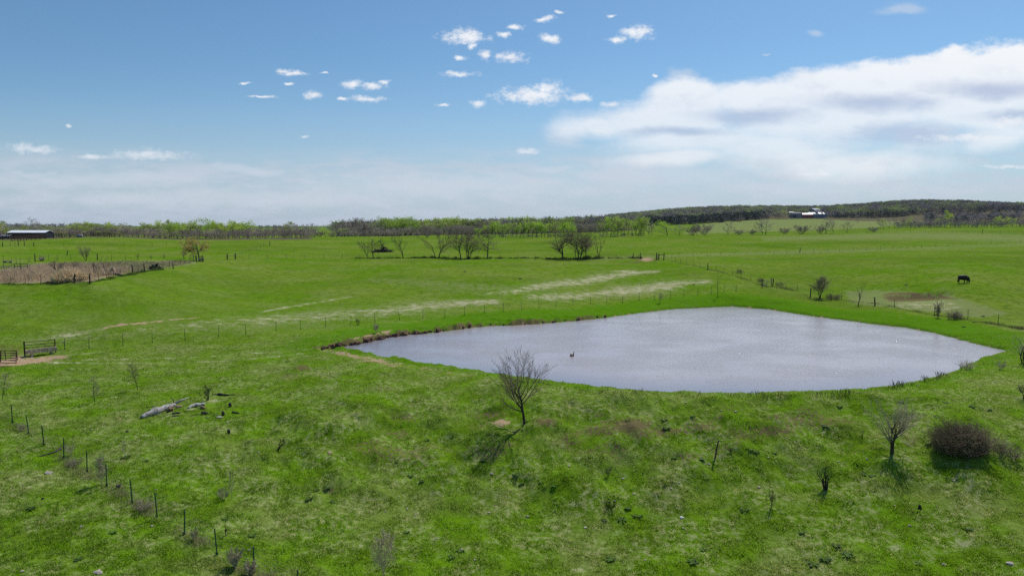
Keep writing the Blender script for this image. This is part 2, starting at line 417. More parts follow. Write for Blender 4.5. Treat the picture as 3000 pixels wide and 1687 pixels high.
# ------------------------------------------------------------------ materials
def mat(name, col, rough=0.8, var=0.25, scale=3.0, col2=None, metal=0.0, spec=0.3, transl=0.0, bump=0.0, bscale=20.0, obj=False):
    m = bpy.data.materials.new(name); m.use_nodes = True; nt = m.node_tree; N = NT(nt)
    b = nt.nodes['Principled BSDF']; b.inputs['Roughness'].default_value = rough; b.inputs['Metallic'].default_value = metal
    b.inputs['Specular IOR Level'].default_value = spec
    tc = N.n('ShaderNodeTexCoord').outputs['Object'] if obj else N.n('ShaderNodeNewGeometry').outputs['Position']
    nz = N.noise(tc, scale, 4, 0.6)
    c2 = col2 or tuple(c * (1 - var * 1.6) for c in col); c1 = tuple(min(1, c * (1 + var)) for c in col) if not col2 else col
    c = N.mix(N.ramp(nz, 0.35, 0.65), c2, c1)
    oi = N.n('ShaderNodeObjectInfo').outputs['Random']
    c = N.vmath('SCALE', c, N.math('MULTIPLY_ADD', oi, 0.3, 0.85))
    N.link(c, b.inputs['Base Color'])
    if bump:
        bp = N.n('ShaderNodeBump'); bp.inputs['Strength'].default_value = bump; bp.inputs['Distance'].default_value = 0.05
        N.link(N.noise(tc, bscale, 4), bp.inputs['Height']); N.link(bp.outputs[0], b.inputs['Normal'])
    if transl:
        tr = N.n('ShaderNodeBsdfTranslucent'); N.link(N.vmath('MULTIPLY', c, (1.1, 1.25, 0.8)), tr.inputs[0])
        mx = N.n('ShaderNodeMixShader'); mx.inputs[0].default_value = transl
        N.link(b.outputs[0], mx.inputs[1]); N.link(tr.outputs[0], mx.inputs[2]); N.link(mx.outputs[0], nt.nodes['Material Output'].inputs[0])
    return m

def pasture_color(N, P):
    """colour of the sward by place: shared by the soil sheet and the blades standing on it"""
    pz = N.n('ShaderNodeSeparateXYZ'); N.link(P, pz.inputs[0])
    flat = N.n('ShaderNodeCombineXYZ'); N.link(pz.outputs[0], flat.inputs[0]); N.link(pz.outputs[1], flat.inputs[1]); Q = flat.outputs[0]
    dist = N.vmath('LENGTH', Q)
    far = N.ramp(dist, 55, 130)
    a = N.noise(Q, 0.045, 4, 0.55); b = N.noise(Q, 0.35, 4, 0.6); c = N.noise(Q, 2.6, 4, 0.7); e = N.noise(N.vmath('ADD', Q, (31, 7, 0)), 0.16, 5, 0.62)
    f = N.noise(Q, 11.0, 3, 0.7)
    near_g = N.mix(N.ramp(b, 0.35, 0.65), G_DARK, G_LUSH)
    near_g = N.mix(N.math('MULTIPLY', N.ramp(e, 0.46, 0.66), 0.8), near_g, G_OLIVE)
    th = N.math('MULTIPLY', N.ramp(c, 0.42, 0.64), N.ramp(N.noise(N.vmath('ADD', Q, (5, 51, 0)), 0.30, 4, 0.65), 0.42, 0.60))
    near_g = N.mix(N.math('MULTIPLY', th, 0.50), near_g, THATCH)
    far_g = N.mix(N.ramp(a, 0.36, 0.62), F_LUSH, F_OLIVE)
    far_g = N.mix(N.math('MULTIPLY', N.ramp(N.noise(Q, 0.11, 5, 0.65), 0.45, 0.7), 0.6), far_g, F_PALE)
    far_g = N.mix(N.math('MULTIPLY', N.ramp(N.noise(Q, 0.7, 5, 0.75), 0.46, 0.60), 0.75), far_g, F_DARK)
    far_g = N.mix(N.math('MULTIPLY', N.ramp(N.noise(N.vmath('ADD', Q, (9, 3, 0)), 0.5, 6, 0.8), 0.52, 0.66), 0.5), far_g, F_PALE)
    far_g = N.mix(N.math('MULTIPLY', N.ramp(N.noise(Q, 0.028, 3, 0.5), 0.48, 0.64), 0.45), far_g, F_DARK)
    col = N.mix(far, near_g, far_g)
    grain = N.math('ADD', N.math('MULTIPLY', c, 0.7), N.math('MULTIPLY', f, 0.5))
    col = N.vmath('SCALE', col, N.math('MULTIPLY_ADD', grain, 1.5, 0.14))
    return col, Q, c, f, e
G_DARK = (0.108, 0.192, 0.010); G_LUSH = (0.132, 0.250, 0.008); G_OLIVE = (0.195, 0.250, 0.058); THATCH = (0.42, 0.38, 0.23)
F_LUSH = (0.112, 0.222, 0.006); F_OLIVE = (0.172, 0.240, 0.028); F_PALE = (0.225, 0.265, 0.075)
F_DARK = (0.082, 0.150, 0.010); FLOOR = (0.14, 0.115, 0.07); STRAW = (0.60, 0.54, 0.36); DIRT = (0.42, 0.25, 0.15); MUD = (0.115, 0.066, 0.036); REED = (0.36, 0.27, 0.18); TURF = (0.085, 0.215, 0.004); DULL = (0.24, 0.27, 0.10)

def ground_material():
    m = bpy.data.materials.new('pasture'); m.use_nodes = True; nt = m.node_tree; N = NT(nt)
    b = nt.nodes['Principled BSDF']; b.inputs['Roughness'].default_value = 0.95; b.inputs['Specular IOR Level'].default_value = 0.0
    P = N.n('ShaderNodeNewGeometry').outputs['Position']
    col, Q, c, f, e = pasture_color(N, P)
    def lay(col, name, color, noise, lo=0.25, gain=1.0):
        # ragged edge: the stored amount is eaten by noise
        k = N.ramp(N.math('ADD', N.attr(name), N.math('MULTIPLY', N.math('SUBTRACT', N.ramp(noise, 0.30, 0.70, False), 0.5), 1.6)), lo, lo + 0.5)
        k = N.math('MULTIPLY', k, N.ramp(N.attr(name), 0.02, 0.30))
        return N.mix(N.math('MULTIPLY', k, gain), col, color)
    n2 = N.noise(Q, 0.8, 6, 0.75)
    n3 = N.noise(Q, 4.0, 4, 0.7)
    col = lay(col, 'turf', TURF, n2, 0.3, 0.8)
    col = lay(col, 'dull', DULL, n2, 0.3, 0.75)
    col = lay(col, 'reed', REED, n2, 0.3, 0.9)
    col = lay(col, 'litter', FLOOR, n2, 0.3, 0.95)
    n4 = N.ramp(N.noise(Q, 0.55, 7, 0.8), 0.36, 0.64, False)
    ks = N.ramp(N.math('ADD', N.math('MULTIPLY', N.attr('straw'), 0.85), N.math('MULTIPLY', N.math('SUBTRACT', N.math('MULTIPLY_ADD', n3, 0.4, N.math('MULTIPLY', n4, 0.6)), 0.5), 1.7)), 0.22, 1.0)
    ks = N.math('MULTIPLY', ks, N.ramp(N.attr('straw'), 0.01, 0.35))
    col = N.mix(N.math('MULTIPLY', ks, 0.76), col, N.mix(n4, (0.33, 0.32, 0.15), STRAW))
    col = lay(col, 'mud', N.mix(n3, MUD, (0.23, 0.185, 0.09)), n3, 0.3, 0.92)
    col = lay(col, 'dirt', N.mix(n3, DIRT, (0.52, 0.38, 0.26)), n2, 0.42, 0.95)
    N.link(col, b.inputs['Base Color'])
    bp = N.n('ShaderNodeBump'); bp.inputs['Strength'].default_value = 0.8; bp.inputs['Distance'].default_value = 0.10
    N.link(N.math('ADD', N.math('MULTIPLY', c, 1.0), N.math('MULTIPLY', f, 0.5)), bp.inputs['Height']); N.link(bp.outputs[0], b.inputs['Normal'])
    return m

# ------------------------------------------------------------------ ground sheet
def ground_masks(X, Y, Z):
    px, py = project(X, Y, Z); front = Y > 5
    sd = pond_sd(X, Y)
    out = {k: np.zeros(X.shape) for k in ('straw', 'dirt', 'mud', 'turf', 'reed', 'dull', 'litter')}
    def line(key, pts, amt=1.0, ax=0.35):
        for (x0, y0, w0, a0), (x1, y1, w1, a1) in zip(pts, pts[1:]):
            bx0, bx1 = min(x0, x1) - 4 * max(w0, w1) / ax, max(x0, x1) + 4 * max(w0, w1) / ax
            m = front & (px > bx0) & (px < bx1) & (py > min(y0, y1) - 5 * max(w0, w1)) & (py < max(y0, y1) + 5 * max(w0, w1))
            if not m.any(): continue
            if key == 'straw' and w0 > 3: line('dull', [(x0, y0, w0 * 2.2, a0 * .75), (x1, y1, w1 * 2.2, a1 * .75)])
            ex, ey = (x1 - x0) * ax, y1 - y0
            qx, qy = (px[m] - x0) * ax, py[m] - y0
            t = np.clip((qx * ex + qy * ey) / (ex * ex + ey * ey + 1e-6), 0, 1)
            d = np.hypot(qx - t * ex, qy - t * ey); w = (w0 + (w1 - w0) * t) * (1.5 if key == 'straw' else 1.15); a = a0 + (a1 - a0) * t
            out[key][m] = np.maximum(out[key][m], amt * a * np.exp(-(d / w) ** 2))
    def spot(key, x, y, rx, ry, a=1.0):
        m = front & (np.abs(px - x) < 3 * rx) & (np.abs(py - y) < 3 * ry)
        d = ((px[m] - x) / rx) ** 2 + ((py[m] - y) / ry) ** 2
        out[key][m] = np.maximum(out[key][m], a * np.exp(-d ** 1.4))
    def poly(key, pts, soft, a=1.0):
        P = np.array(pts, float)
        m = front & (px > P[:, 0].min() - 60) & (px < P[:, 0].max() + 60) & (py > P[:, 1].min() - 30) & (py < P[:, 1].max() + 30)
        x, y = px[m], py[m]; best = np.full(x.shape, 1e9); ins = np.zeros(x.shape, bool)
        for i in range(len(P)):
            p, q = P[i], P[(i + 1) % len(P)]; ex, ey = (q[0] - p[0]) * .3, q[1] - p[1]
            t = np.clip(((x - p[0]) * .3 * ex + (y - p[1]) * ey) / (ex * ex + ey * ey + 1e-9), 0, 1)
            best = np.minimum(best, np.hypot((x - p[0]) * .3 - t * ex, y - p[1] - t * ey))
            if p[1] != q[1]: ins ^= ((p[1] > y) != (q[1] > y)) & (x < (q[0] - p[0]) * (y - p[1]) / (q[1] - p[1]) + p[0])
        s = best * np.where(ins, 1, -1)
        out[key][m] = np.maximum(out[key][m], a * sstep(-soft, soft, s))
    # straw streaks left by hay feeding
    line('straw', [(1925,795,2.5,1),(1860,799,4,1),(1810,806,6,.75),(1760,814,7,1.0),(1700,826,8,.8),(1640,831,7,.85),(1560,843,8,.7),(1480,857,6,.6),(1400,862,5,.3)])
    line('straw', [(2070,826,4,.9),(2010,827,4,.9),(1950,838,10,.95),(1880,848,10,.9),(1820,853,9,1),(1740,862,8,.7),(1650,870,9,.8),(1570,870,6,.8)])
    line('straw', [(1445,885,5,.95),(1370,887,6,1),(1290,893,9,.7),(1200,904,11,.75),(1130,912,11,.6),(1000,922,11,.6),(880,930,10,.62),(780,938,10,.6),(650,945,10,.45),(540,955,8,.4),(400,968,7,.3)])
    line('straw', [(300,965,3,.7),(240,975,5,.8),(180,985,5,.7),(120,996,5,.5)])
    line('straw', [(774,912,2,.6),(833,901,2.5,1),(922,887,2,.75),(1026,869,1.5,.6)])
    line('dirt', [(293,966,2,.5),(345,952,3,1),(431,945,2.5,1),(500,936,1.8,.8),(583,931,1.5,.7)])
    line('straw', [(140,1062,2.5,.8),(300,1064,2,.55),(480,1063,1.5,.55),(640,1058,1.5,.5),(750,1051,2,.7),(885,1036,2.5,.6)])
    line('straw', [(170,1044,3,.7),(290,1032,1.6,.75)]); line('straw', [(200,1055,1.6,.6),(560,1048,1.6,.6),(900,1024,1.4,.4)])
    line('mud', [(160,1052,1.5,.6),(560,1044,1.2,.5)])
    for q in ((1830,795,40,4),(1770,812,22,6),(1660,830,60,5)): spot('straw', *q)
    # bare soil
    poly('dirt', [(-40,1058),(20,1050),(60,1040),(110,1046),(175,1040),(215,1044),(160,1056),(100,1064),(50,1072),(-40,1074)], 4)
    poly('mud', [(-40,1010),(60,1008),(75,1036),(40,1044),(-40,1046)], 5, .5)
    line('dirt', [(922,1019,3,.6),(985,1032,6,.8),(1060,1048,8,.85),(1130,1062,8,.75),(1181,1071,6,.6),(1267,1083,5,.45),(1380,1101,4,.3)])
    line('dirt', [(1030,994,2,.9),(1070,985,3,.9),(1147,968,3,.9)])
    line('mud', [(920,1019,2,.9),(970,1014,4,1),(1043,1004,4,.9)])
    spot('dirt', 1470,1238,38,14,.9); spot('dirt', 1545,1226,26,7,.6); spot('mud', 1600,1236,42,13,.95); spot('mud', 1520,1262,50,12,.5)
    spot('mud', 1850,1246,66,24,1.1); spot('mud', 1790,1240,42,14,.7); spot('mud', 1872,1268,48,20,.75); spot('mud', 2060,1250,60,13,.75); spot('mud', 2180,1272,65,20,.6); spot('mud', 1670,1290,50,30,.55)
    spot('mud', 1960,1262,90,10,.8); spot('mud', 2260,1262,80,16,.85); spot('mud', 1440,1215,50,14,.7); spot('mud', 2330,1225,60,14,.7); spot('mud', 1760,1262,60,18,.8); spot('mud', 2010,1338,60,14,.6); spot('mud', 2330,1240,60,20,.5); spot('mud', 885,1077,26,9,.95); spot('mud', 850,1105,40,16,.5); spot('mud', 966,1433,17,7,1); spot('mud', 1185,1222,48,16,.6); spot('mud',1130,1140,50,12,.45)
    spot('dirt', 1895,760,22,7,1); spot('mud', 1893,762,38,6,.7); line('mud', [(1800,775,1.5,.5),(1870,768,3,.7)])
    for q in ((2830,1592,34,15,1),(2625,1603,26,13,.9),(2660,1347,30,9,.95),(2580,1343,18,7,.7),(2765,1290,16,9,.7),(2470,1365,22,14,.7),(2588,1542,18,10,.7),(2390,1420,30,8,.6),
              (1056,1596,14,8,.9),(1690,1672,22,10,.7),(2725,1422,14,6,.8),(2310,1415,20,5,.6),(2730,1055,26,7,.0),(1140,1680,24,9,.8),(1565,1655,20,8,.6),(1990,1640,30,12,.5),(620,1176,40,8,.7),(560,1195,40,6,.6)):
        spot('straw', *q)
    fc = sstep(43.5, 46, Y) * sstep(51.5, 49.5, Y) * sstep(-16, -9, X) * sstep(32, 24, X)
    out['mud'] = np.maximum(out['mud'], .58 * fc * sstep(-.1, .6, fbm(X / 4.5, Y / 2.5, 3, 71)))
    # the reed hollow on the left, the scooped patch on the right
    poly('reed', [(-60,836),(0,830),(160,829),(265,826),(300,815),(380,799),(300,785),(120,780),(60,785),(0,792),(-60,794)], 3, 1)
    poly('dull', [(-60,800),(160,795),(300,800),(400,797),(500,783),(580,772),(560,762),(400,764),(230,768),(120,770),(60,780),(0,790),(-60,792)], 3, 1); poly('litter', [(160,785),(300,800),(400,797),(500,783),(565,771),(540,764),(400,765),(230,769),(120,773)], 4, .75)
    poly('dull', [(2470,852),(2560,850),(2780,862),(2850,885),(2960,920),(2860,930),(2740,915),(2600,900),(2500,890)], 7, 1)
    poly('straw', [(2620,885),(2780,880),(2830,900),(2760,912),(2640,905)], 6, .62); poly('mud', [(2585,872),(2610,864),(2690,865),(2775,876),(2700,882),(2610,884)], 3, .95)
    line('mud', [(2590,864,1.5,1.2),(2612,860,2,1.5),(2665,859,2.4,1.5),(2720,863,2.6,1.5),(2775,873,2.2,1.5),(2800,876,1.2,1)])
    # drier fields
    poly('dull', [(2060,655),(2200,643),(2700,640),(2720,650),(2560,668),(2300,678),(2000,686)], 2.5, 1)
    line('dull', [(0,770,5,.5),(60,768,5,.5)]); line('dull', [(1700,760,6,.5),(2000,748,5,.7),(2400,738,6,.7),(2700,728,6,.6),(3000,716,6,.6)])
    line('dull', [(2250,700,8,.7),(2700,690,12,.8),(3050,700,14,.8)]); line('dull', [(1100,820,9,.5),(1300,835,12,.6),(1480,845,12,.6)]); line('dull', [(100,1000,16,.6),(500,970,10,.5),(900,945,8,.5)])
    line('dull', [(1280,690,4,.0),(1500,690,4,.0)])
    # damp turf round the pond
    t = sstep(11, 4, sd) * sstep(62, 85, Y) ; out['turf'] = np.maximum(out['turf'], t)
    out['turf'] = np.maximum(out['turf'], .8 * sstep(3.5, 1.5, sd) * (Y < 75))
    out['mud'] = np.maximum(out['mud'], sstep(0.95, 0.2, sd + .3 * perlin(X, Y, 77)) * np.where(sd > -3, 1, 1) * (0.25 + 0.75 * bank_cut(X, Y)))
    out['dirt'] = np.maximum(out['dirt'], 0.45 * sstep(0.25, -0.1, sd + .2 * perlin(X * 2, Y * 2, 78)) * sstep(60, 75, Y))
    out['mud'] = np.where(sd < -0.3, 1, out['mud'])
    D = np.hypot(X, Y); u = X / np.maximum(Y, 1) * 2000 + 1500
    hill = (Y > 0) * sstep(1750, 1800, u) * sstep(0, 60, D - np.where(u < 2420, 960 + np.clip(u - 1780, 0, 700) * .26, 1105)) * sstep(2600, 2200, D)
    hill = np.maximum(hill, (Y > 0) * sstep(480, 510, D) * sstep(980, 1010, u) * sstep(1900, 1850, u) * sstep(760, 700, D))
    hill = np.maximum(hill, (Y > 0) * sstep(312, 325, D) * sstep(930, 900, u) * sstep(470, 420, D)); hill = np.maximum(hill, (Y > 0) * sstep(1235, 1260, D) * sstep(2300, 2350, u) * sstep(2600, 2200, D))
    out['litter'] = np.maximum(out['litter'], hill)
    return out

GM = ground_material()
def build_ground():
    az = np.radians(np.concatenate([np.linspace(-180, -60, 40)[:-1], np.linspace(-60, -40, 40)[:-1], np.linspace(-40, 40, 1000), np.linspace(40, 60, 40)[1:], np.linspace(60, 180, 40)[1:]]))[:-1]
    r = [4.0]
    while r[-1] < 9000:
        D = r[-1]
        k = 0.02 if D < 28 else 0.0062 if D < 50 else 0.0042 if D < 128 else 0.0065 if D < 330 else 0.016
        r.append(D * (1 + k))
    r = np.array(r)
    R, A_ = np.meshgrid(r, az, indexing='ij')
    X, Y = R * np.sin(A_), R * np.cos(A_)
    Z = np.concatenate([ground_z(X[i:i+60], Y[i:i+60]) for i in range(0, len(r), 60)])
    nr, na = R.shape
    i = np.arange(nr - 1)[:, None] * na; j = np.arange(na)[None]; j2 = (j + 1) % na
    F = np.stack([i + j, i + j2, i + na + j2, i + na + j], -1).reshape(-1, 4)[:, ::-1]
    V = np.stack([X, Y, Z], -1).reshape(-1, 3)
    V = np.concatenate([V, [[0, 0, -4.8]]]); c = len(V) - 1
    me = mesh_np('ground', V, F, smooth=True)
    bm = None
    M = ground_masks(V[:, 0], V[:, 1], V[:, 2])
    for k, v in M.items(): fattr(me, k, v)
    o = put('ground', me, GM); tag(o, 'rolling green cattle pasture with worn earth patches and dead straw streaks', 'ground', kind='structure')
build_ground()

# ------------------------------------------------------------------ pond
def build_pond():
    m = bpy.data.materials.new('pond_water'); m.use_nodes = True; nt = m.node_tree; N = NT(nt)
    b = nt.nodes['Principled BSDF']
    b.inputs['Base Color'].default_value = (0.32, 0.28, 0.305, 1); b.inputs['Roughness'].default_value = 0.14
    b.inputs['IOR'].default_value = 1.333; b.inputs['Specular IOR Level'].default_value = 0.5
    N.link(N.mix(N.math('ADD', N.attr('pond_tone'), N.math('MULTIPLY', N.math('SUBTRACT', N.noise(N.n('ShaderNodeNewGeometry').outputs['Position'], .09, 3), .5), .5), clamp=True), (.22, .222, .255), (.44, .39, .40)), b.inputs['Base Color'])
    P = N.n('ShaderNodeNewGeometry').outputs['Position']
    n1 = N.noise(N.vmath('MULTIPLY', P, (0.55, 1.6, 1)), 2.2, 4, 0.6, 0.4)
    n2 = N.noise(N.vmath('MULTIPLY', P, (0.7, 1.2, 1)), 6.0, 2, 0.5)
    n0 = N.noise(N.vmath('MULTIPLY', P, (1, 1.4, 1)), 0.12, 3, 0.5)
    wv = N.n('ShaderNodeTexWave', wave_type='BANDS', bands_direction='DIAGONAL'); N.link(P, wv.inputs['Vector']); wv.inputs['Scale'].default_value = 0.9; wv.inputs['Distortion'].default_value = 5; wv.inputs['Detail'].default_value = 2
    h = N.math('ADD', N.math('MULTIPLY', n1, 1.0), N.math('MULTIPLY', n2, 0.20))
    h = N.math('ADD', h, N.math('MULTIPLY', wv.outputs[1], 0.05))
    bp = N.n('ShaderNodeBump'); bp.inputs['Distance'].default_value = 0.10
    st = N.math('MULTIPLY_ADD', N.ramp(n0, 0.35, 0.65), 0.35, 0.25)
    N.link(N.math('MULTIPLY', st, N.attr('calm')), bp.inputs['Strength']); N.link(h, bp.inputs['Height']); N.link(bp.outputs[0], b.inputs['Normal'])
    xs = np.linspace(SH[:, 0].min() - 2, SH[:, 0].max() + 2, 260); ys = np.linspace(SH[:, 1].min() - 2, SH[:, 1].max() + 2, 180)
    X, Y = np.meshgrid(xs, ys, indexing='ij'); sd = pond_sd(X, Y)
    i = np.arange(259)[:, None] * 180; j = np.arange(179)[None]
    F = np.stack([i + j, i + 180 + j, i + 181 + j, i + 1 + j], -1).reshape(-1, 4)
    keep = (sd.reshape(-1)[F].min(1) < 1.6); F = F[keep]
    used = np.unique(F); rm = np.full(260 * 180, -1); rm[used] = np.arange(len(used))
    V = np.stack([X, Y, X * 0], -1).reshape(-1, 3)[used]
    me = mesh_np('pond', V, rm[F], True)
    near_sheltered = 1 - 0.75 * sstep(-7, -0.5, sd) * sstep(78, 60, Y)       # the dam shelters the near water from the wind
    left = 1 - 0.6 * sstep(-12, -24, X)
    fattr(me, 'calm', (near_sheltered * left).reshape(-1)[used])
    fattr(me, 'pond_tone', (sstep(-30, 6, X + (Y - 75) * .25) * (1 - .7 * sstep(-9, -1, sd) * sstep(75, 58, Y))).reshape(-1)[used])  # base colour runs bluer toward the left end and along the near bank
    o = put('pond', me, m); tag(o, 'muddy lavender grey farm pond ruffled by wind', 'pond', kind='structure')
build_pond()

# ------------------------------------------------------------------ plant builders
def prisms(segs, k):
    """independent tapered prisms for all segments at once"""
    if not len(segs): return np.zeros((0, 3)), np.zeros((0, 4), int)
    A_ = np.array([(*a, *b, r0, r1) for a, b, r0, r1 in segs], float)
    p0, p1, r0, r1 = A_[:, :3], A_[:, 3:6], A_[:, 6], A_[:, 7]
    t = p1 - p0; t /= np.maximum(np.linalg.norm(t, axis=1, keepdims=True), 1e-9)
    ref = np.where(np.abs(t[:, 2:3]) < 0.9, [[0, 0, 1.0]], [[1.0, 0, 0]])
    a = np.cross(t, ref); a /= np.linalg.norm(a, axis=1, keepdims=True); c = np.cross(a, t)
    V = []
    for P, R in ((p0, r0), (p1, r1)):
        for j in range(k):
            an = 6.28318 * j / k
            V.append(P + (a * math.cos(an) + c * math.sin(an)) * R[:, None])
    V = np.stack(V, 1); n = len(segs); base = np.arange(n)[:, None] * (2 * k)
    F = np.concatenate([np.stack([base[:, 0] + j, base[:, 0] + (j + 1) % k, base[:, 0] + k + (j + 1) % k, base[:, 0] + k + j], 1) for j in range(k)])
    return V.reshape(-1, 3), F

def rot_from(d, ang, az):
    d = d / np.linalg.norm(d); ref = np.array([0, 0, 1.0]) if abs(d[2]) < 0.9 else np.array([1.0, 0, 0])
    a = np.cross(d, ref); a /= np.linalg.norm(a); b = np.cross(d, a)
    return d * math.cos(ang) + (a * math.cos(az) + b * math.sin(az)) * math.sin(ang)

FORMS = {
    'parasol': dict(clear=.42, kids=(9, 8, 6, 3), ang=(52, 44, 42, 38), ratio=(.78, .5, .5, .5), up=(.02, .03, -.02, .02), wig=.16, top=.62),
    'bouquet': dict(clear=.30, kids=(12, 9, 7, 4), ang=(40, 30, 28, 26), ratio=(1.25, .62, .5, .6), up=(.02, .09, .12, .13), wig=.09, top=.42),
    'crown': dict(clear=.20, kids=(12, 7, 6, 4), ang=(44, 40, 38, 35), ratio=(.75, .52, .5, .5), up=(.02, .10, .07, .03), wig=.14, top=.72),
    'full':  dict(clear=.10, kids=(13, 7, 5, 3), ang=(48, 40, 36, 35), ratio=(.55, .5, .5, .5), up=(.02, .12, .08, .02), wig=.14, top=.9),  # clear stem, kids per level, angles, length ratios, upward pull, wiggle
    'vase':  dict(clear=.16, kids=(8, 6, 5, 3), ang=(30, 34, 32, 30), ratio=(.85, .55, .5, .55), up=(.02, .13, .10, .10), wig=.13, top=.55),
    'round': dict(clear=.28, kids=(9, 6, 5, 3), ang=(50, 42, 38, 35), ratio=(.62, .52, .5, .5), up=(.02, .07, .04, .02), wig=.16, top=.85),
    'tier':  dict(clear=.22, kids=(14, 7, 4, 2), ang=(76, 45, 40, 35), ratio=(.52, .4, .45, .5), up=(.0, .01, .03, .03), wig=.10, top=1.0),
    'umbrella': dict(clear=.30, kids=(6, 7, 6, 4), ang=(38, 48, 45, 40), ratio=(.85, .5, .5, .5), up=(.0, -.04, -.10, -.02), wig=.20, top=.5),
    'slim':  dict(clear=.12, kids=(16, 5, 3, 0), ang=(30, 28, 30, 30), ratio=(.38, .45, .5, .5), up=(.0, .14, .1, .1), wig=.06, top=1.0),
    'fork':  dict(clear=.34, kids=(3, 4, 3, 2), ang=(24, 28, 30, 30), ratio=(1.2, .35, .45, .5), up=(.0, .05, .08, .1), wig=.09, top=.5),
    'snag':  dict(clear=.25, kids=(5, 4, 3, 0), ang=(48, 45, 40, 40), ratio=(.6, .5, .5, .5), up=(.0, .05, .0, .0), wig=.24, top=.9),
}
def make_plant(form, H, W, seed, stems=1, r0=None, twr=0.01, lean=(0, 0), dens=1.0, lev=3, spread=.35, sq=None):
    """returns limb segments, twig segments and twig tips of one plant of height H and crown width W"""
    F = FORMS[form]; rng = random.Random(seed); limbs = []; twigs = []; tips = []
    r0 = r0 or H * .022
    def br(p, d, L, r, l):
        n = (6, 5, 3, 2)[min(l, 3)]
        if l >= lev: n = 2
        kids = F['kids'][l] * dens if l < lev else 0
        start = F['clear'] if l == 0 else .18
        acc = rng.random()
        for i in range(n):
            d = d + np.array([rng.gauss(0, 1), rng.gauss(0, 1), rng.gauss(0, .6)]) * F['wig'] * (.55 if l == 0 else 1)
            d[2] += F['up'][min(l, 3)] * (1 if l else .5); d /= np.linalg.norm(d)
            q = p + d * (L / n)
            endr = (.45 if l == 0 and F['top'] < .7 else .12)
            ra = r * (1 - (1 - endr) * i / n); rb = r * (1 - (1 - endr) * (i + 1) / n)
            ra, rb = max(ra, twr), max(rb, twr * .6)
            (limbs if l < 2 else twigs).append((p, q, ra, rb))
            f0, f1 = i / n, (i + 1) / n
            if l < lev and f1 > start:
                acc += kids * (f1 - max(f0, start)) / (1 - start)
                while acc >= 1:
                    acc -= 1; t = rng.uniform(max(0, (start - f0) * n if f0 < start else 0), 1)
                    b = p + (q - p) * t; ft = f0 + t / n
                    an = math.radians(F['ang'][l] * rng.uniform(.7, 1.3))
                    cd = rot_from(d, an, rng.uniform(0, 6.283))
                    if l == 0 and F['top'] >= .85: lr = L * F['ratio'][0] * (1.05 - .75 * (ft - start) / (1 - start))
                    else: lr = L * F['ratio'][l] * rng.uniform(.7, 1.1) * (1 - .25 * ft)
                    br(b, cd, lr, max((ra + (rb - ra) * t) * .58, twr), l + 1)
            p = q
        if l >= lev: tips.append(p)
    for s in range(stems):
        if stems == 1: d = np.array([lean[0], lean[1], 1.0]); p = np.zeros(3)
        else:
            a = s * 6.283 / stems + rng.uniform(-.4, .4); k = spread * rng.uniform(.5, 1.2)
            d = np.array([math.cos(a) * k + lean[0], math.sin(a) * k + lean[1], 1.0]); p = np.array([math.cos(a), math.sin(a), 0]) * min(.08 * stems, .5) * r0 * (4 if stems > 5 else 1.8)
        L = H * F['top'] * rng.uniform(.8, 1) if stems > 1 else H * F['top']
        br(p, d / np.linalg.norm(d), L, r0 * (1 if stems == 1 else .7), 0)
    pts = np.array([s[1] for s in limbs + twigs])
    sz = H / pts[:, 2].max(); hx = np.percentile(np.abs(pts[:, 0] - np.median(pts[:, 0])), 93); hy = np.percentile(np.abs(pts[:, 1]), 93)
    sx, sy = W / 2 / max(hx, 1e-3), W / 2 / max(hy, 1e-3)
    def sc(v): 
        z = min(max(v[2] / H, 0), 1)
        return (v[0] * sx, v[1] * sy, max(v[2] * sz, -.05))
    limbs = [(sc(a), sc(b), x, y) for a, b, x, y in limbs]; twigs = [(sc(a), sc(b), x, y) for a, b, x, y in twigs]
    return limbs, twigs, [sc(t) for t in tips]

def leaves_np(tips, size, per, jit, seed):
    rng = np.random.default_rng(seed); T = np.repeat(np.array(tips), per, 0); n = len(T)
    C = T + rng.normal(0, jit, (n, 3)); a = rng.normal(0, 1, (n, 3)); a /= np.linalg.norm(a, axis=1, keepdims=True)
    b = np.cross(a, rng.normal(0, 1, (n, 3))); b /= np.linalg.norm(b, axis=1, keepdims=True)
    s = size * rng.uniform(.5, 1.3, (n, 1)) * .5
    V = np.stack([C - a * s, C - b * s * .6, C + a * s, C + b * s * .6], 1).reshape(-1, 3)
    return V, np.arange(n * 4).reshape(-1, 4)

def join_np(*vf):
    V = []; F = []; o = 0
    for v, f in vf:
        if len(v): V.append(v); F.append(f + o); o += len(v)
    return np.concatenate(V), np.concatenate(F)

M_BARK = mat('dark_bark', (0.060, 0.050, 0.036), var=.5, scale=5, bump=.4)
M_TWIG = mat('grey_brown_twigs', (0.31, 0.24, 0.165), var=.25)
M_TWIGR = mat('reddish_twigs', (0.17, 0.105, 0.075), var=.3)
M_TWIGM = mat('dark_twigs', (0.25, 0.18, 0.125), var=.3)
M_TWIGP = mat('pale_dry_stems', (0.52, 0.44, 0.30), var=.25)
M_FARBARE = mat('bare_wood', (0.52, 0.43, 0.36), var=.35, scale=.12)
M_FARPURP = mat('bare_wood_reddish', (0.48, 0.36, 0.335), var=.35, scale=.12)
M_BUD = mat('budding_leaves', (0.38, 0.42, 0.13), var=.2, scale=.3, transl=.5)
M_LEAF = mat('fresh_spring_leaves', (0.36, 0.50, 0.045), var=.2, scale=.3, transl=.5)
M_LEAFY = mat('yellow_green_leaves', (0.46, 0.54, 0.08), var=.2, scale=.3, transl=.5)
M_CEDAR = mat('cedar_needles', (0.050, 0.072, 0.045), var=.4, scale=.5, transl=.1)
M_CATKIN = mat('ochre_catkins', (0.66, 0.48, 0.18), var=.25, scale=2, transl=.3)
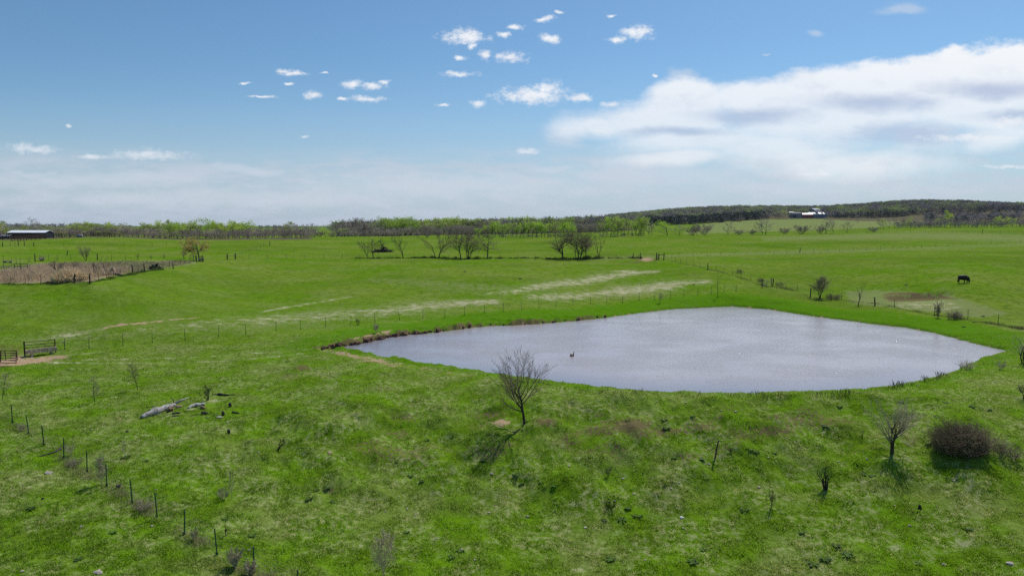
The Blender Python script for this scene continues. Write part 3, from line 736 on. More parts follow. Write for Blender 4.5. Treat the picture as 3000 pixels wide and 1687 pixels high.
M_WEED = mat('dark_green_weed', (0.075, 0.155, 0.015), var=.4, scale=4, transl=.2)
M_BRUSH = mat('thicket_stems', (0.42, 0.33, 0.29), var=.35, scale=.15)

def plant_meshes(form, H, W, seed, leaf=None, lsize=.1, lper=3, ljit=.1, kl=5, kt=3, **kw):
    limbs, twigs, tips = make_plant(form, H, W, seed, **kw)
    t = mesh_np('trunk', *prisms(limbs, kl), smooth=True)
    parts = [prisms(twigs, kt)]
    c = mesh_np('crown', *parts[0]) if len(twigs) else None
    lf = mesh_np('leaves', *leaves_np(tips, lsize, lper, ljit, seed)) if leaf and tips else None
    return t, c, lf

def plant(name, label, cat, p, form, H, W, seed, mt=M_BARK, mc=M_TWIG, group=None, leaf=None, names=('trunk', 'crown', 'leaves'), **kw):
    t, c, lf = plant_meshes(form, H, W, seed, leaf=leaf, **kw)
    o = empty(name, p - Vector((0, 0, .03))); tag(o, label, cat, group)
    put(names[0], t, mt, o); cr = put(names[1], c, mc, o) if c else None
    if lf: put(names[2], lf, leaf, cr or o)
    return o

def tree_px(label, bx, by, top, width, form, seed, name='bare_tree', cat='tree', hs=1.0, **kw):
    """a tree whose foot is seen at (bx, by); top row and crown width come from the photo"""
    if kw.get('group') == G and kw.get('dens', 1.0) <= 1.3: kw['dens'] = kw.get('dens', 1.0) * 1.22
    p = at(bx, by); k = mpp(p); width = width * (1.12 if 600 < by < 790 else 1.0)
    return plant(name, label, cat, p, form, (by - top) * k * hs, width * k, seed, **kw)

# ------------------------------------------------------------------ bare trees along the middle fence line
G = 'bare trees along the middle fence line'
tree_px('small bare tree leaning left, leftmost of the middle fence line trees', 1078.7,756,702,30,'vase',11,lean=(-.12,0),twr=.016,mc=M_TWIGM,group=G,dens=.8)
tree_px('slender bare tree in front of the brush pile by the middle fence', 1094,756,694,40,'vase',12,twr=.017,mc=M_TWIGM,group=G,dens=.9)
tree_px('small upright bare tree standing alone right of the brush pile', 1180.5,756,689,34,'vase',13,twr=.016,mc=M_TWIGM,group=G,dens=.8)
tree_px('thin bare tree with a broken dark trunk, left of a twin in the middle row', 1275,753,690,30,'fork',14,lean=(-.1,0),twr=.017,mc=M_TWIGM,group=G,dens=1.3)
tree_px('bare tree with a fine brownish crown just right of the broken trunk', 1286,755,670,50,'crown',15,twr=.016,mc=M_TWIGM,group=G)
tree_px('bare tree curving upright, left of the many-stemmed clump', 1350,758,674,38,'crown',16,lean=(-.05,0),twr=.015,mc=M_TWIGM,group=G)
tree_px('tall bare clump of several dark trunks with a vine loop', 1372.6,759,665,54,'crown',17,stems=4,spread=.25,twr=.015,mc=M_TWIGM,group=G,dens=.75,r0=.2)
tree_px('bare tree with level tiers of fine twigs reaching right', 1428.5,757,671,52,'tier',18,lean=(.04,0),twr=.015,mc=M_TWIGM,group=G,dens=1.3)
tree_px('broad bare tree with a forked trunk, left of the big clump', 1647.6,759,665,60,'crown',19,twr=.016,mc=M_TWIGM,group=G,r0=.26,dens=1.38)
tree_px('largest bare tree, two leaning trunks and a wide brown crown', 1698,760,665,72,'crown',20,stems=2,spread=.25,twr=.016,mc=M_TWIGM,group=G,r0=.28,dens=1.31)
tree_px('thin straight bare tree tucked against the largest crown', 1717,755,672,34,'crown',21,twr=.015,mc=M_TWIGM,group=G)
tree_px('leaning bare stem under the left side of the largest crown', 1687,755,705,14,'fork',22,lean=(-.2,0),twr=.017,mc=M_TWIGM,group=G)
tree_px('v shaped bare tree, rightmost of the middle fence line trees', 1753.5,757,690,34,'fork',23,stems=2,spread=.35,twr=.017,mc=M_TWIGM,group=G,dens=1.4)
tree_px('twisted dead tree rising from the brush pile', 1127,738,697,30,'snag',24,lean=(-.3,0),twr=.03,mc=M_BARK,dens=1.3,r0=.26)
# brush pile
def brush_pile():
    p = at(1121, 738); k = mpp(p); rng = random.Random(5); segs = []; w = 26 * k
    for i in range(240):
        x = rng.uniform(-1, 1); y = rng.uniform(-1, 1) * 1.3; h = max(0, 1 - abs(x)) * rng.uniform(0, 22 if x > .2 else 12) * k * .9
        a = np.array([x * w, y, h]); d = np.array([rng.gauss(0, 1), rng.gauss(0, 1), rng.gauss(0, .35)]); d = d / np.linalg.norm(d) * rng.uniform(.6, 2.0)
        segs.append((a, np.array([a[0] + d[0], a[1] + d[1], max(0.02, a[2] + d[2])]), rng.uniform(.05, .14), .03))
    o = put('brush_pile', mesh_np('brush_pile', *prisms(segs, 5)), M_BARK, None, p); tag(o, 'heap of dark dead branches round the twisted dead tree', 'brush pile')
brush_pile()

# ------------------------------------------------------------------ trees and shrubs nearer the camera
tree_px('bare spreading tree on the near bank in front of the pond', 1536,1240,992,152,'bouquet',34,twr=.0068,r0=.105,mc=mat('main_twigs',(0.34,0.225,0.175),var=.3,scale=2),dens=1.15,kl=8,stems=1)
tree_px('small bare tree with a dark lower trunk at the lower right', 2613,1329,1142,112,'bouquet',32,stems=2,spread=.12,twr=.006,r0=.11,mc=M_TWIGP,dens=.95,kl=6)
tree_px('wispy grey sapling at the bottom centre of the pasture', 1124,1692,1529,62,'slim',33,twr=.0055,r0=.022,mt=M_TWIGP,mc=M_TWIGP,stems=3,spread=.08,name='sapling',cat='sapling',dens=1.3)
tree_px('slim bare sapling with a plume crown left of the shrub and log', 403,1142,1050,32,'slim',34,twr=.0055,r0=.03,mc=M_TWIG,name='sapling',cat='sapling',dens=1.3,group='saplings in the near left pasture')
tree_px('slim bare sapling, middle of the three in the near left pasture', 277,1176,1093,24,'slim',35,twr=.005,r0=.028,mc=M_TWIGP,name='sapling',cat='sapling',dens=1.2,group='saplings in the near left pasture')
tree_px('slim bare sapling at the left edge of the picture', 8,1169,1085,26,'slim',36,twr=.005,r0=.028,mc=M_TWIGP,name='sapling',cat='sapling',dens=1.2,group='saplings in the near left pasture')
tree_px('thorny dark bush of crooked stems beside the broken log', 609,1172,1122,36,'snag',37,stems=5,spread=.35,twr=.010,r0=.05,mc=M_BARK,name='thorn_bush',cat='bush',dens=.9)
tree_px('dry stalk with a dark tuft at its foot, below the log', 368,1338,1272,16,'slim',38,twr=.006,r0=.014,mc=M_TWIGP,mt=M_TWIGP,name='dry_stalk',cat='plant',dens=.7)
tree_px('tall pale dry weed beside the fence, leafless plume', 299,1417,1314,26,'slim',39,twr=.0055,r0=.016,stems=4,spread=.09,mt=M_TWIGP,mc=M_TWIGP,name='dry_weed',cat='plant')
tree_px('thin pale stem rising from a grey tuft in the near pasture', 679,1460,1368,14,'slim',40,twr=.005,r0=.012,stems=2,spread=.06,mt=M_TWIGP,mc=M_TWIGP,name='dry_stalk',cat='plant',dens=.7)
tree_px('grey dry weed left of the second nearest fence post', 571,1583,1540,22,'slim',41,twr=.005,r0=.012,stems=7,spread=.25,mt=M_TWIGP,mc=M_TWIGP,name='dry_weed',cat='plant',dens=.7)
tree_px('short dark stub of a dead sapling beside the near fence post', 660.6,1569,1531,8,'slim',42,twr=.010,r0=.028,mt=M_BARK,mc=M_TWIG,name='dead_stub',cat='stump',dens=.6)
tree_px('pale twiggy bush with a dark shadow right of the near fence', 688,1662,1598,36,'slim',43,twr=.006,r0=.014,stems=14,spread=.4,mt=M_TWIGP,mc=M_TWIGP,name='twig_bush',cat='bush',dens=1)
tree_px('pale twiggy bush at the foot of the last near fence post', 733,1686,1632,34,'slim',44,twr=.006,r0=.014,stems=12,spread=.35,mt=M_TWIGP,mc=M_TWIGP,name='twig_bush',cat='bush',dens=1)
tree_px('low dry grey bush between two near fence posts', 422,1497,1460,50,'slim',45,twr=.005,r0=.01,stems=16,spread=.7,mt=M_TWIGP,mc=M_TWIGP,name='twig_bush',cat='bush',dens=.7)
tree_px('low dry tuft beside the fence, left of the tall pale weed', 215,1368,1338,44,'slim',46,twr=.005,r0=.01,stems=12,spread=.7,mt=M_TWIGP,mc=M_TWIGP,name='twig_bush',cat='bush',dens=.6)
tree_px('low pale tuft by the upper left fence posts', 66,1262,1238,26,'slim',47,twr=.005,r0=.01,stems=10,spread=.6,mt=M_TWIGP,mc=M_TWIGP,name='twig_bush',cat='bush',dens=.6)
tree_px('grey twiggy tuft leaning over the dark ground branch', 205,1335,1290,30,'slim',48,twr=.005,r0=.01,stems=8,spread=.5,mt=M_TWIGP,mc=M_TWIGP,name='twig_bush',cat='bush',dens=.6)
tree_px('faint grey bush left of the thin pale stem', 655,1462,1425,44,'slim',49,twr=.005,r0=.01,stems=12,spread=.7,mt=M_TWIGP,mc=M_TWIGP,name='twig_bush',cat='bush',dens=.7)
tree_px('cut clump of charred upright stems on the lower right slope', 2418,1433,1358,34,'snag',50,stems=8,spread=.18,twr=.012,r0=.07,mc=M_BARK,name='stem_clump',cat='stump',dens=.35)
tree_px('dark tuft with two thin stems, left of the charred clump', 2261,1487,1420,18,'slim',51,stems=4,spread=.1,twr=.006,r0=.014,mc=M_TWIG,name='dark_tuft',cat='plant',dens=.5)
tree_px('small charred twisted stub on the slope left of centre', 814,1316,1281,20,'snag',52,stems=3,spread=.2,lean=(.35,0),twr=.016,r0=.07,mc=M_BARK,name='charred_stub',cat='stump',dens=.4)
tree_px('small dark twiggy seedling left of the lower right tree', 2526,1279,1250,16,'snag',53,stems=3,spread=.25,twr=.007,r0=.02,mc=M_BARK,name='seedling',cat='plant',dens=.5)
tree_px('small dry tuft low on the slope below the burrow', 1782,1397,1362,18,'slim',54,stems=5,spread=.3,twr=.005,r0=.012,mc=M_TWIG,name='dark_tuft',cat='plant',dens=.6)
tree_px('dusky green tuft in the middle of the near slope', 1788,1490,1462,34,'slim',55,stems=16,spread=.8,twr=.005,r0=.010,mt=M_WEED,mc=M_WEED,name='dark_tuft',cat='plant',dens=.5)
tree_px('lone feathery weed growing on the broken bank at the pond tip', 1102,975,943,16,'slim',56,twr=.008,r0=.02,stems=3,spread=.1,mt=M_TWIGP,mc=M_TWIGP,name='sapling',cat='sapling')
tree_px('small dark bush just behind the fence above the pond tip', 1049,952,932,16,'snag',57,stems=6,spread=.4,twr=.012,r0=.03,mc=M_BARK,name='twig_bush',cat='bush',dens=.6)
# right shore
tree_px('dense grey bare shrub on the far right shore', 2402,873,799,46,'crown',61,stems=4,spread=.3,twr=.011,r0=.09,mc=M_TWIG,name='bare_shrub',cat='shrub',dens=1)
tree_px('small crooked bare tree on the far right shore', 2514,896,828,30,'vase',62,twr=.012,r0=.085,lean=(.03,0),mc=M_TWIG,dens=.6)
tree_px('thin bare shrub rising from brambles near the right fence', 2748,930,877,20,'slim',63,stems=4,spread=.15,twr=.010,r0=.03,mc=M_TWIG,name='bare_shrub',cat='shrub')
tree_px('sparse bare tree at the right edge beside the tip of the pond', 2999,1066,975,90,'vase',64,stems=3,spread=.4,lean=(-.1,0),twr=.008,r0=.09,mc=M_TWIGP,dens=.9)
tree_px('young bare tree forking into two stems behind the pond', 2103.6,872,793,26,'fork',65,twr=.009,r0=.05,mt=M_BARK,mc=M_TWIG,dens=.8,name='sapling',cat='sapling')
tree_px('bushy dark sapling in the fence behind the pond', 1934,888,854,16,'slim',66,twr=.010,r0=.03,mc=M_TWIG,name='sapling',cat='sapling')
tree_px('leafless bush at the right edge below the pond tip', 3000,1165,1120,40,'snag',67,stems=10,spread=.7,twr=.008,r0=.02,mc=M_TWIGM,name='twig_bush',cat='bush',dens=.8)
tree_px('wiry shrub on the near bank where the pond narrows at right', 2932,1083,1055,26,'slim',68,stems=8,spread=.4,twr=.007,r0=.014,mc=M_TWIGP,mt=M_TWIGP,name='twig_bush',cat='bush',dens=.6)

def thicket(name, label, cat, p, rx, ry, H, n, seed, m, m2=None, r=.01, seg=.45, group=None, kind=None):
    """a dome of interlacing fine stems"""
    rng = np.random.default_rng(seed); segs = []
    for i in range(n):
        a = rng.uniform(0, 6.283); q = math.sqrt(rng.uniform(0, 1)); x, y = math.cos(a) * q * rx, math.sin(a) * q * ry
        top = H * math.sqrt(max(0.03, 1 - q * q)) * rng.uniform(.7, 1.08)
        P = np.array([x * .55, y * .55, rng.uniform(0, .2)]); d = np.array([x / rx * .5, y / ry * .5, 1.0]) + rng.normal(0, .18, 3); rr = r * rng.uniform(.8, 2.0)
        while P[2] < top:
            d = d + rng.normal(0, .28, 3); d[2] += .03 + (.25 if d[2] < .2 else 0); d /= np.linalg.norm(d); Q = P + d * seg * rng.uniform(.6, 1.3)
            segs.append((P, Q, rr, rr * .75)); rr *= .8; rr = max(rr, r * .45)
            for _ in range(2):
                e = d + rng.normal(0, .7, 3); e /= np.linalg.norm(e); segs.append((Q, Q + e * seg * .8, r * .6, r * .4))
            P = Q
            if (P[0] / rx) ** 2 + (P[1] / ry) ** 2 + (P[2] / H) ** 2 > rng.uniform(.35, 1.55) * (1 + .22 * math.sin(3 * math.atan2(P[1], P[0]) + seed) + .16 * math.sin(7 * math.atan2(P[2], P[0]) + seed)): break
    V, F = prisms(segs, 3)
    V[:, 2] = np.maximum(V[:, 2], -.05)
    o = empty(name, p); tag(o, label, cat, group, kind); half = len(segs) // 5
    put('stems', mesh_np('stems', V, F), m, o)
    return o
b0 = at(2852, 1345); k0 = mpp(b0)
M_BRAM = mat('bramble_canes', (0.30, 0.195, 0.145), var=.45, scale=1.2, col2=(0.20, 0.18, 0.085))
thicket('bramble_bush', 'large dense reddish brown bramble bush at the lower right', 'bush', b0 + Vector((0, 1.3, 0)), 124 * k0, 2.2, 108 * k0, 1250, 71, M_BRAM, r=.010, seg=.22)
b1 = at(2965, 1352); thicket('bare_bush', 'pale grey bush leaning against the right side of the bramble', 'bush', b1 + Vector((0, .6, 0)), 46 * mpp(b1), 1.0, 68 * mpp(b1), 120, 72, M_TWIG, r=.008, seg=.2)
def thk(bx, by, w, h, n, seed, label, m=M_TWIG, ry=1.0, r=.014, name='bramble_patch', cat='brambles', seg=.3, group=None):
    p = at(bx, by); k = mpp(p); return thicket(name, label, cat, p, w / 2 * k, ry, h * k, n, seed, m, r=r, seg=seg, group=group)
thk(2440, 878, 68, 20, 110, 73, 'low tangle of brambles right of the dense grey shrub', M_TWIGM)
thk(2797, 934, 76, 22, 130, 74, 'low tangle of brambles along the right fence', M_TWIG)
thk(2830, 1082, 60, 22, 110, 75, 'dry weeds along the right end of the near bank', M_TWIGP, r=.007, name='dry_weeds')
thk(2165, 800, 26, 12, 50, 76, 'dark weeds clumped on the diagonal fence', M_TWIGM, r=.012)
thk(2230, 826, 30, 12, 60, 77, 'brambles at the foot of the leaning gate', M_TWIGM, r=.012)
thk(2285, 838, 46, 10, 70, 78, 'low weeds right of the leaning gate', M_TWIGM, r=.012)

# ------------------------------------------------------------------ left hollow: trees, reeds, rocks
tree_px('umbrella shaped tree with ochre blossom at the corner of the hollow', 583,766,694,58,'parasol',84,twr=.014,r0=.2,mc=M_TWIGM,leaf=M_CATKIN,lsize=.26,lper=6,ljit=.16,name='blossoming_tree',dens=1.0)
tree_px('bare shrubby tree standing alone above the reed hollow', 252,764,717,34,'vase',82,stems=3,spread=.35,twr=.016,r0=.09,dens=.8,group='bare trees round the reed hollow')
tree_px('bare v shaped bush tree behind the tall straw tuft', 165,796,758,38,'vase',83,stems=4,spread=.5,twr=.014,r0=.08,mc=M_TWIGM,dens=.7,group='bare trees round the reed hollow')
tree_px('bare tree with a reddish stem in the reed hollow', 278,803,757,28,'vase',84,stems=2,spread=.25,mt=M_TWIGR,twr=.014,r0=.09,dens=.8,group='bare trees round the reed hollow')
tree_px('thin bare tree beside the rock heap in the hollow', 310,803,748,30,'vase',85,twr=.013,r0=.07,mc=M_TWIG,dens=.7,group='bare trees round the reed hollow')
tree_px('low bare bush on the back slope of the reed hollow', 214,788,764,28,'snag',86,stems=7,spread=.6,twr=.014,r0=.04,mc=M_TWIG,name='bare_shrub',cat='shrub',dens=.7)
tree_px('dwarf bare tree on the fence left of the blossoming tree', 538,759,735,12,'slim',87,twr=.014,r0=.04,name='sapling',cat='sapling')
for i,(x,y,h,w) in enumerate(((404,760,18,12),(443,760,14,8),(481,758,12,8))):
    tree_px('faint bare sapling on the upper fence of the hollow', x,y,y-h,w,'slim',88+i,twr=.012,r0=.03,name='sapling',cat='sapling',group='saplings on the upper hollow fence',dens=.6)
for x_, y_, h_, w_, l_ in ((449, 789.5, 13, 15, 'small round dark green bush, left of two by the hollow fence'), (461, 787.5, 14, 12, 'small pointed dark green bush, right of two by the hollow fence')):
    tree_px(l_, x_, y_, y_ - h_, w_, 'tier', 91 + int(w_), twr=.02, r0=.05, leaf=M_CEDAR, lsize=.22, lper=4, ljit=.06, name='evergreen_bush', cat='bush', dens=.7)
thk(123, 764, 20, 12, 60, 93, 'bleached dead brush heap on the upper hollow fence', M_TWIGP, ry=.6, r=.03, name='dead_brush', cat='brush')
thk(271, 690, 16, 16, 120, 94, 'bright green shrub against the corral rails', M_LEAF, ry=.8, r=.07, name='green_shrub', cat='shrub', seg=.35)

def blades(name, XY, h, w, m, label, cat, seed, lean=.35, kind='stuff', zoff=0.0, per=1, sub=0):
    """upright blades, one curved pair of triangles each, as one mesh"""
    rng = np.random.default_rng(seed); X, Y = XY
    if per > 1: X = np.repeat(X, per); Y = np.repeat(Y, per); X = X + rng.normal(0, sub, len(X)); Y = Y + rng.normal(0, sub, len(Y)); h = np.repeat(h, per) if hasattr(h, '__len__') else h
    n = len(X); Z = np.concatenate([ground_z(X[i:i+60000], Y[i:i+60000]) for i in range(0, n, 60000)]) + zoff
    hh = h * rng.uniform(.55, 1.15, n); a = rng.uniform(0, 6.283, n); b = rng.uniform(0, 6.283, n); ln = rng.uniform(0, lean, n) * hh
    ww = w * rng.uniform(.7, 1.3, n) * .5
    dx, dy = np.cos(a) * ww, np.sin(a) * ww
    V = np.empty((n, 4, 3))
    V[:, 0] = np.stack([X - dx, Y - dy, Z - .02], 1); V[:, 1] = np.stack([X + dx, Y + dy, Z - .02], 1)
    V[:, 2] = np.stack([X + dx * .7 + np.cos(b) * ln * .4, Y + dy * .7 + np.sin(b) * ln * .4, Z + hh * .6], 1)
    V[:, 3] = np.stack([X + np.cos(b) * ln, Y + np.sin(b) * ln, Z + hh], 1)
    i = np.arange(n)[:, None] * 4
    F = np.concatenate([i + [[0, 1, 2]], i + [[0, 2, 3]]])
    me = mesh_np(name, V.reshape(-1, 3), F)
    fattr(me, 'rnd', np.repeat(rng.uniform(0, 1, n), 4))
    o = put(name, me, m); tag(o, label, cat, kind=kind); return o

def blade_mat(name, c1, c2, c3, transl=.4, field=False):
    m = bpy.data.materials.new(name); m.use_nodes = True; nt = m.node_tree; N = NT(nt)
    b = nt.nodes['Principled BSDF']; b.inputs['Roughness'].default_value = .8; b.inputs['Specular IOR Level'].default_value = .03
    P = N.n('ShaderNodeNewGeometry').outputs['Position']; r = N.attr('rnd')
    if field:
        col = pasture_color(N, P)[0]; col = N.mix(N.math('MULTIPLY', N.ramp(r, .80, 1.0), .6), col, c3)
        col = N.vmath('SCALE', col, N.math('MULTIPLY_ADD', r, .95, 1.02))
    else:
        col = N.mix(N.noise(P, .8, 4), c1, c2); col = N.mix(N.math('MULTIPLY', N.math('POWER', r, 2), .8), col, c3)
    N.link(col, b.inputs['Base Color'])
    tr = N.n('ShaderNodeBsdfTranslucent'); N.link(N.vmath('MULTIPLY', col, (1.15, 1.1, .85)), tr.inputs[0])
    mx = N.n('ShaderNodeMixShader'); mx.inputs[0].default_value = transl
    N.link(b.outputs[0], mx.inputs[1]); N.link(tr.outputs[0], mx.inputs[2]); N.link(mx.outputs[0], nt.nodes['Material Output'].inputs[0])
    return m

def scatter(n, d0, d1, px0, px1, seed, pw=1.0):
    """random ground spots between two distances in a fan in front of the viewer, denser near"""
    rng = np.random.default_rng(seed); D = np.exp(rng.uniform(math.log(d0), math.log(d1), n)); u = rng.uniform((px0 - 1500) / 2000, (px1 - 1500) / 2000, n)
    return u * D, D
def in_poly(px, py, P):
    ins = np.zeros(px.shape, bool)
    for i in range(len(P)):
        p, q = P[i], P[(i + 1) % len(P)]
        if p[1] != q[1]: ins ^= ((p[1] > py) != (q[1] > py)) & (px < (q[0] - p[0]) * (py - p[1]) / (q[1] - p[1]) + p[0])
    return ins
def build_grass():
    X, Y = scatter(420000, 27, 85, -180, 3180, 1)
    sd = pond_sd(X, Y); Z = ground_z(X, Y); px, py = project(X, Y, Z)
    Mk = ground_masks(X, Y, Z); bare = np.maximum.reduce([Mk['dirt'], Mk['mud'] * .95, Mk['straw'] * .9])
    rng = np.random.default_rng(4)
    clump = .5 + .9 * fbm(X / 1.1, Y / 1.1, 3, 90)
    keep = (sd > .12) & (rng.uniform(0, 1, len(X)) > bare * 1.1) & (rng.uniform(0, 1, len(X)) < .3 + clump)
    X, Y, clump = X[keep], Y[keep], clump[keep]
    h = .055 + .075 * np.clip(clump, 0, 1.2)
    blades('grass', (X, Y), h, .030, blade_mat('grass_blades', 0, 0, (.36, .34, .19), .6, True), 'short tufted spring grass on the near bank', 'grass', 6, lean=.9, per=3, sub=.05)
build_grass()
def build_reeds():
    poly = [(-60,832),(0,827),(160,826),(262,823),(296,813),(395,795),(380,785),(230,775),(120,778),(60,786),(0,795),(-60,797)]
    rng = np.random.default_rng(9); X = rng.uniform(-110, -40, 90000); Y = rng.uniform(85, 175, 90000); Z = ground_z(X, Y); px, py = project(X, Y, Z)
    k = in_poly(px, py, poly); X, Y, px, py = X[k], Y[k], px[k], py[k]
    h = np.clip(.75 + .55 * fbm(X / 5, Y / 5, 3, 61), .3, 1.5) * np.where(py > 805, 1.1, .8)
    m = blade_mat('reed_stems', (.56, .43, .31), (.42, .34, .27), (.66, .52, .37), .4)
    blades('dry_reeds', (X, Y), h, .06, m, 'bleached dry reeds filling the hollow at the left', 'reeds', 10, lean=.8)
    rng = np.random.default_rng(19); X = rng.uniform(-130, -40, 130000); Y = rng.uniform(85, 185, 130000); Z = ground_z(X, Y); px, py = project(X, Y, Z)
    k = in_poly(px, py, [(300,813),(395,797),(500,783),(570,771),(540,763),(400,765),(230,769),(120,773),(0,783),(-60,785),(-60,796),(120,781),(300,800)]) & (rng.uniform(0, 1, len(X)) < .35 + .5 * fbm(X / 6, Y / 6, 3, 62))
    blades('dry_grass', (X[k], Y[k]), np.clip(.32 + .2 * fbm(X[k] / 4, Y[k] / 4, 2, 63), .15, .6), .07, blade_mat('dry_grass_stems', (.34, .30, .18), (.27, .27, .12), (.44, .37, .26), .3), 'dull olive and brown dead grass on the upper side of the reed hollow', 'dry grass', 13, lean=.9)
    # the tall straw tuft fanning out
    p = at(205, 821); n = 2600; a = rng.uniform(0, 6.283, n); r = np.sqrt(rng.uniform(0, 1, n)); k = mpp(p)
    o = blades('straw_tuft', (p.x + np.cos(a) * r * 46 * k, p.y + np.sin(a) * r * 2.2), 34 * k * (1.1 - r * .6), .06, blade_mat('straw_tuft_stems', (.74, .58, .40), (.58, .46, .32), (.78, .64, .46), .4), 'tall pale fan of dry straw left of the small gate', 'straw', 12, lean=.9)
    # weedy lines under fences
    def strip(name, pts, n, h, w, m, label, seed, ry=1.0, cat='weeds'):
        rng = np.random.default_rng(seed); P = [at(*q) for q in pts]; t = rng.uniform(0, len(P) - 1, n); i = np.minimum(t.astype(int), len(P) - 2); f = t - i
        PX = np.array([p.x for p in P]); PY = np.array([p.y for p in P])
        X = PX[i] * (1 - f) + PX[i + 1] * f + rng.normal(0, .25, n); Y = PY[i] * (1 - f) + PY[i + 1] * f + rng.normal(0, ry, n)
        cl = np.clip(.5 + fbm(X / 2.2, Y / 2.2, 3, seed), .1, 1.3)
        blades(name, (X, Y), h * cl, w, m, label, cat, seed, lean=.5)
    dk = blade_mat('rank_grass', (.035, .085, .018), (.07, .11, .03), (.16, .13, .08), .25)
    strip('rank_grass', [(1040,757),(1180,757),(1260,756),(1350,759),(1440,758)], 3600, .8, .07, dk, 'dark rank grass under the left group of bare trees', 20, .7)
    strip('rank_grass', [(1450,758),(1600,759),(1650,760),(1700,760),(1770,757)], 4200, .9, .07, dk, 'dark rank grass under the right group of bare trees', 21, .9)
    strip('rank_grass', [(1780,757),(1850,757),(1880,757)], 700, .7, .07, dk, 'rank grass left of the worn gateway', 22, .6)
    strip('rank_grass', [(0,832),(130,831),(260,829),(330,815),(400,801),(480,790)], 2800, .42, .06, blade_mat('rank_green', (.06, .14, .02), (.09, .16, .03), (.2, .17, .1), .3), 'dark green weeds along the front of the reed hollow', 23, .35)
    strip('weedy_strip', [(1960,765),(2070,787),(2150,807),(2240,838),(2330,852)], 2600, .3, .05, blade_mat('weedy', (.17, .18, .08), (.22, .20, .11), (.28, .25, .17), .4), 'dull weeds following the diagonal fence', 24, .5)
    strip('weedy_strip', [(2340,866),(2470,880),(2620,900),(2740,925),(2840,938),(2930,952),(3000,965)], 3800, .3, .045, blade_mat('weedy_shore', (.12, .18, .04), (.19, .19, .09), (.28, .24, .16), .4), 'rough weeds along the right shore fence', 25, .8)
    strip('weedy_strip', [(-10,1212),(84,1271),(186.8,1342),(313,1423.6),(460,1514),(636,1624),(800,1712)], 9000, .26, .018, blade_mat('fence_hay', (.34, .32, .17), (.26, .28, .12), (.48, .44, .30), .5), 'pale ungrazed dry grass standing along the near left fence', 28, .35)
    sh = blade_mat('shore_reeds', (.09, .08, .05), (.13, .11, .08), (.10, .12, .05), .2)
    strip('shore_stalks', [(1480,1112),(1660,1132),(1800,1151),(2060,1161),(2300,1161),(2480,1152),(2640,1135),(2780,1100)], 1500, .55, .014, sh, 'thin dark dead stalks standing along the near water edge', 26, .15, 'stalks')
build_reeds()

def rock_mesh(seed, s=(1, 1, .6), sub=2, rough=.25):
    bm = bmesh.new(); bmesh.ops.create_icosphere(bm, subdivisions=sub, radius=1)
    rng = np.random.default_rng(seed); off = rng.uniform(0, 50, 3)
    for v in bm.verts:
        c = v.co; q = 1 + rough * float(perlin(np.array([c.x * 1.3 + off[0] + c.z]), np.array([c.y * 1.3 + off[1] - c.z]), seed)[0]) * 1.6 + rng.uniform(-.05, .05)
        v.co = Vector((c.x * s[0] * q, c.y * s[1] * q, max(c.z, -.35) * s[2] * q))
    me = bpy.data.meshes.new('rock'); bm.to_mesh(me); bm.free(); return me
M_ROCK = mat('pale_limestone', (.42, .36, .29), var=.25, scale=8, bump=.5)
M_WHITE = mat('white_chip', (.75, .74, .70), var=.1, scale=9)
M_DSOIL = mat('dark_clod', (.05, .038, .03), var=.4, scale=6, bump=.5)
RM = [rock_mesh(200 + i, (1, random.Random(i).uniform(.6, .9), random.Random(i + 9).uniform(.35, .6))) for i in range(6)]
for me in RM: me.materials.append(M_ROCK)
stones = [(966,1326),(845,1350),(1001,1343),(1130,1497),(1218,1460),(1193,1491),(1214,1510),(1348,1284),(1369,1206),(889,1164),(802,1163),(1111,1117),(1183,1468),(1680,1222),(1560,1333),(1535,1339),(1594,1367),(1667,1366),
 (1701,1401),(1886,1395),(1989,1414),(1966,1431),(2113,1202),(2155,1206),(1825,1402),(1856,1447),(1800,1467),(1712,1526),(1545,1513),(1715,1545),(2077,1359),(2067,1360),(2012,1559),(2002,1547),(2155,1400),(2223,1427),
 (2440,1268),(2456,1353),(2794,1408),(2803,1402),(2251,1340),(143,1385),(66,1388),(268,1259),(409,1373),(457,1436),(1218,1508),(486,1301),(553,1276),(560,1307),(601,1343),(757,1325),(650,1262),(667,1237),(712,1233),
 (700,1371),(717,1376),(252,1512),(183,1521),(238,1543),(64,1673),(278,1676),(290,1670),(730,1611),(445,1541),(2960,1650),(2995,1508),(2870,1131),(2852,1131),(2915,1119),(1503,1130),(1157,1099),(985,1122),(2540,1345),(1352,1610),(1279,1578),(1390,1640),
 (2620,1480),(2745,1483),(2665,1540),(2765,1653),(1890,1640),(2120,1618),(1432,1502),(1440,1388),(1290,1245),(2690,1132),(1925,1176),(2010,1180)]
rr = random.Random(77)
first = None
for i, (x, y) in enumerate(stones):
    p = at(x, y); o = bpy.data.objects.new('stone', RM[i % 6]); COL.objects.link(o); s = rr.uniform(.05, .12) * (1.3 if i % 7 == 0 else 1)
    o.location = p + Vector((0, 0, s * .15)); o.scale = (s, s, s); o.rotation_euler = (0, 0, rr.uniform(0, 6.28))
    tag(o, 'small pale stone lying loose in the near grass', 'stone', 'pale stones scattered over the near grass')
o = put('white_chip', rock_mesh(300, (.12, .09, .06)), M_WHITE, None, at(1997, 1517) + Vector((0, 0, .04))); tag(o, 'bright white chip lying on the near slope', 'stone')
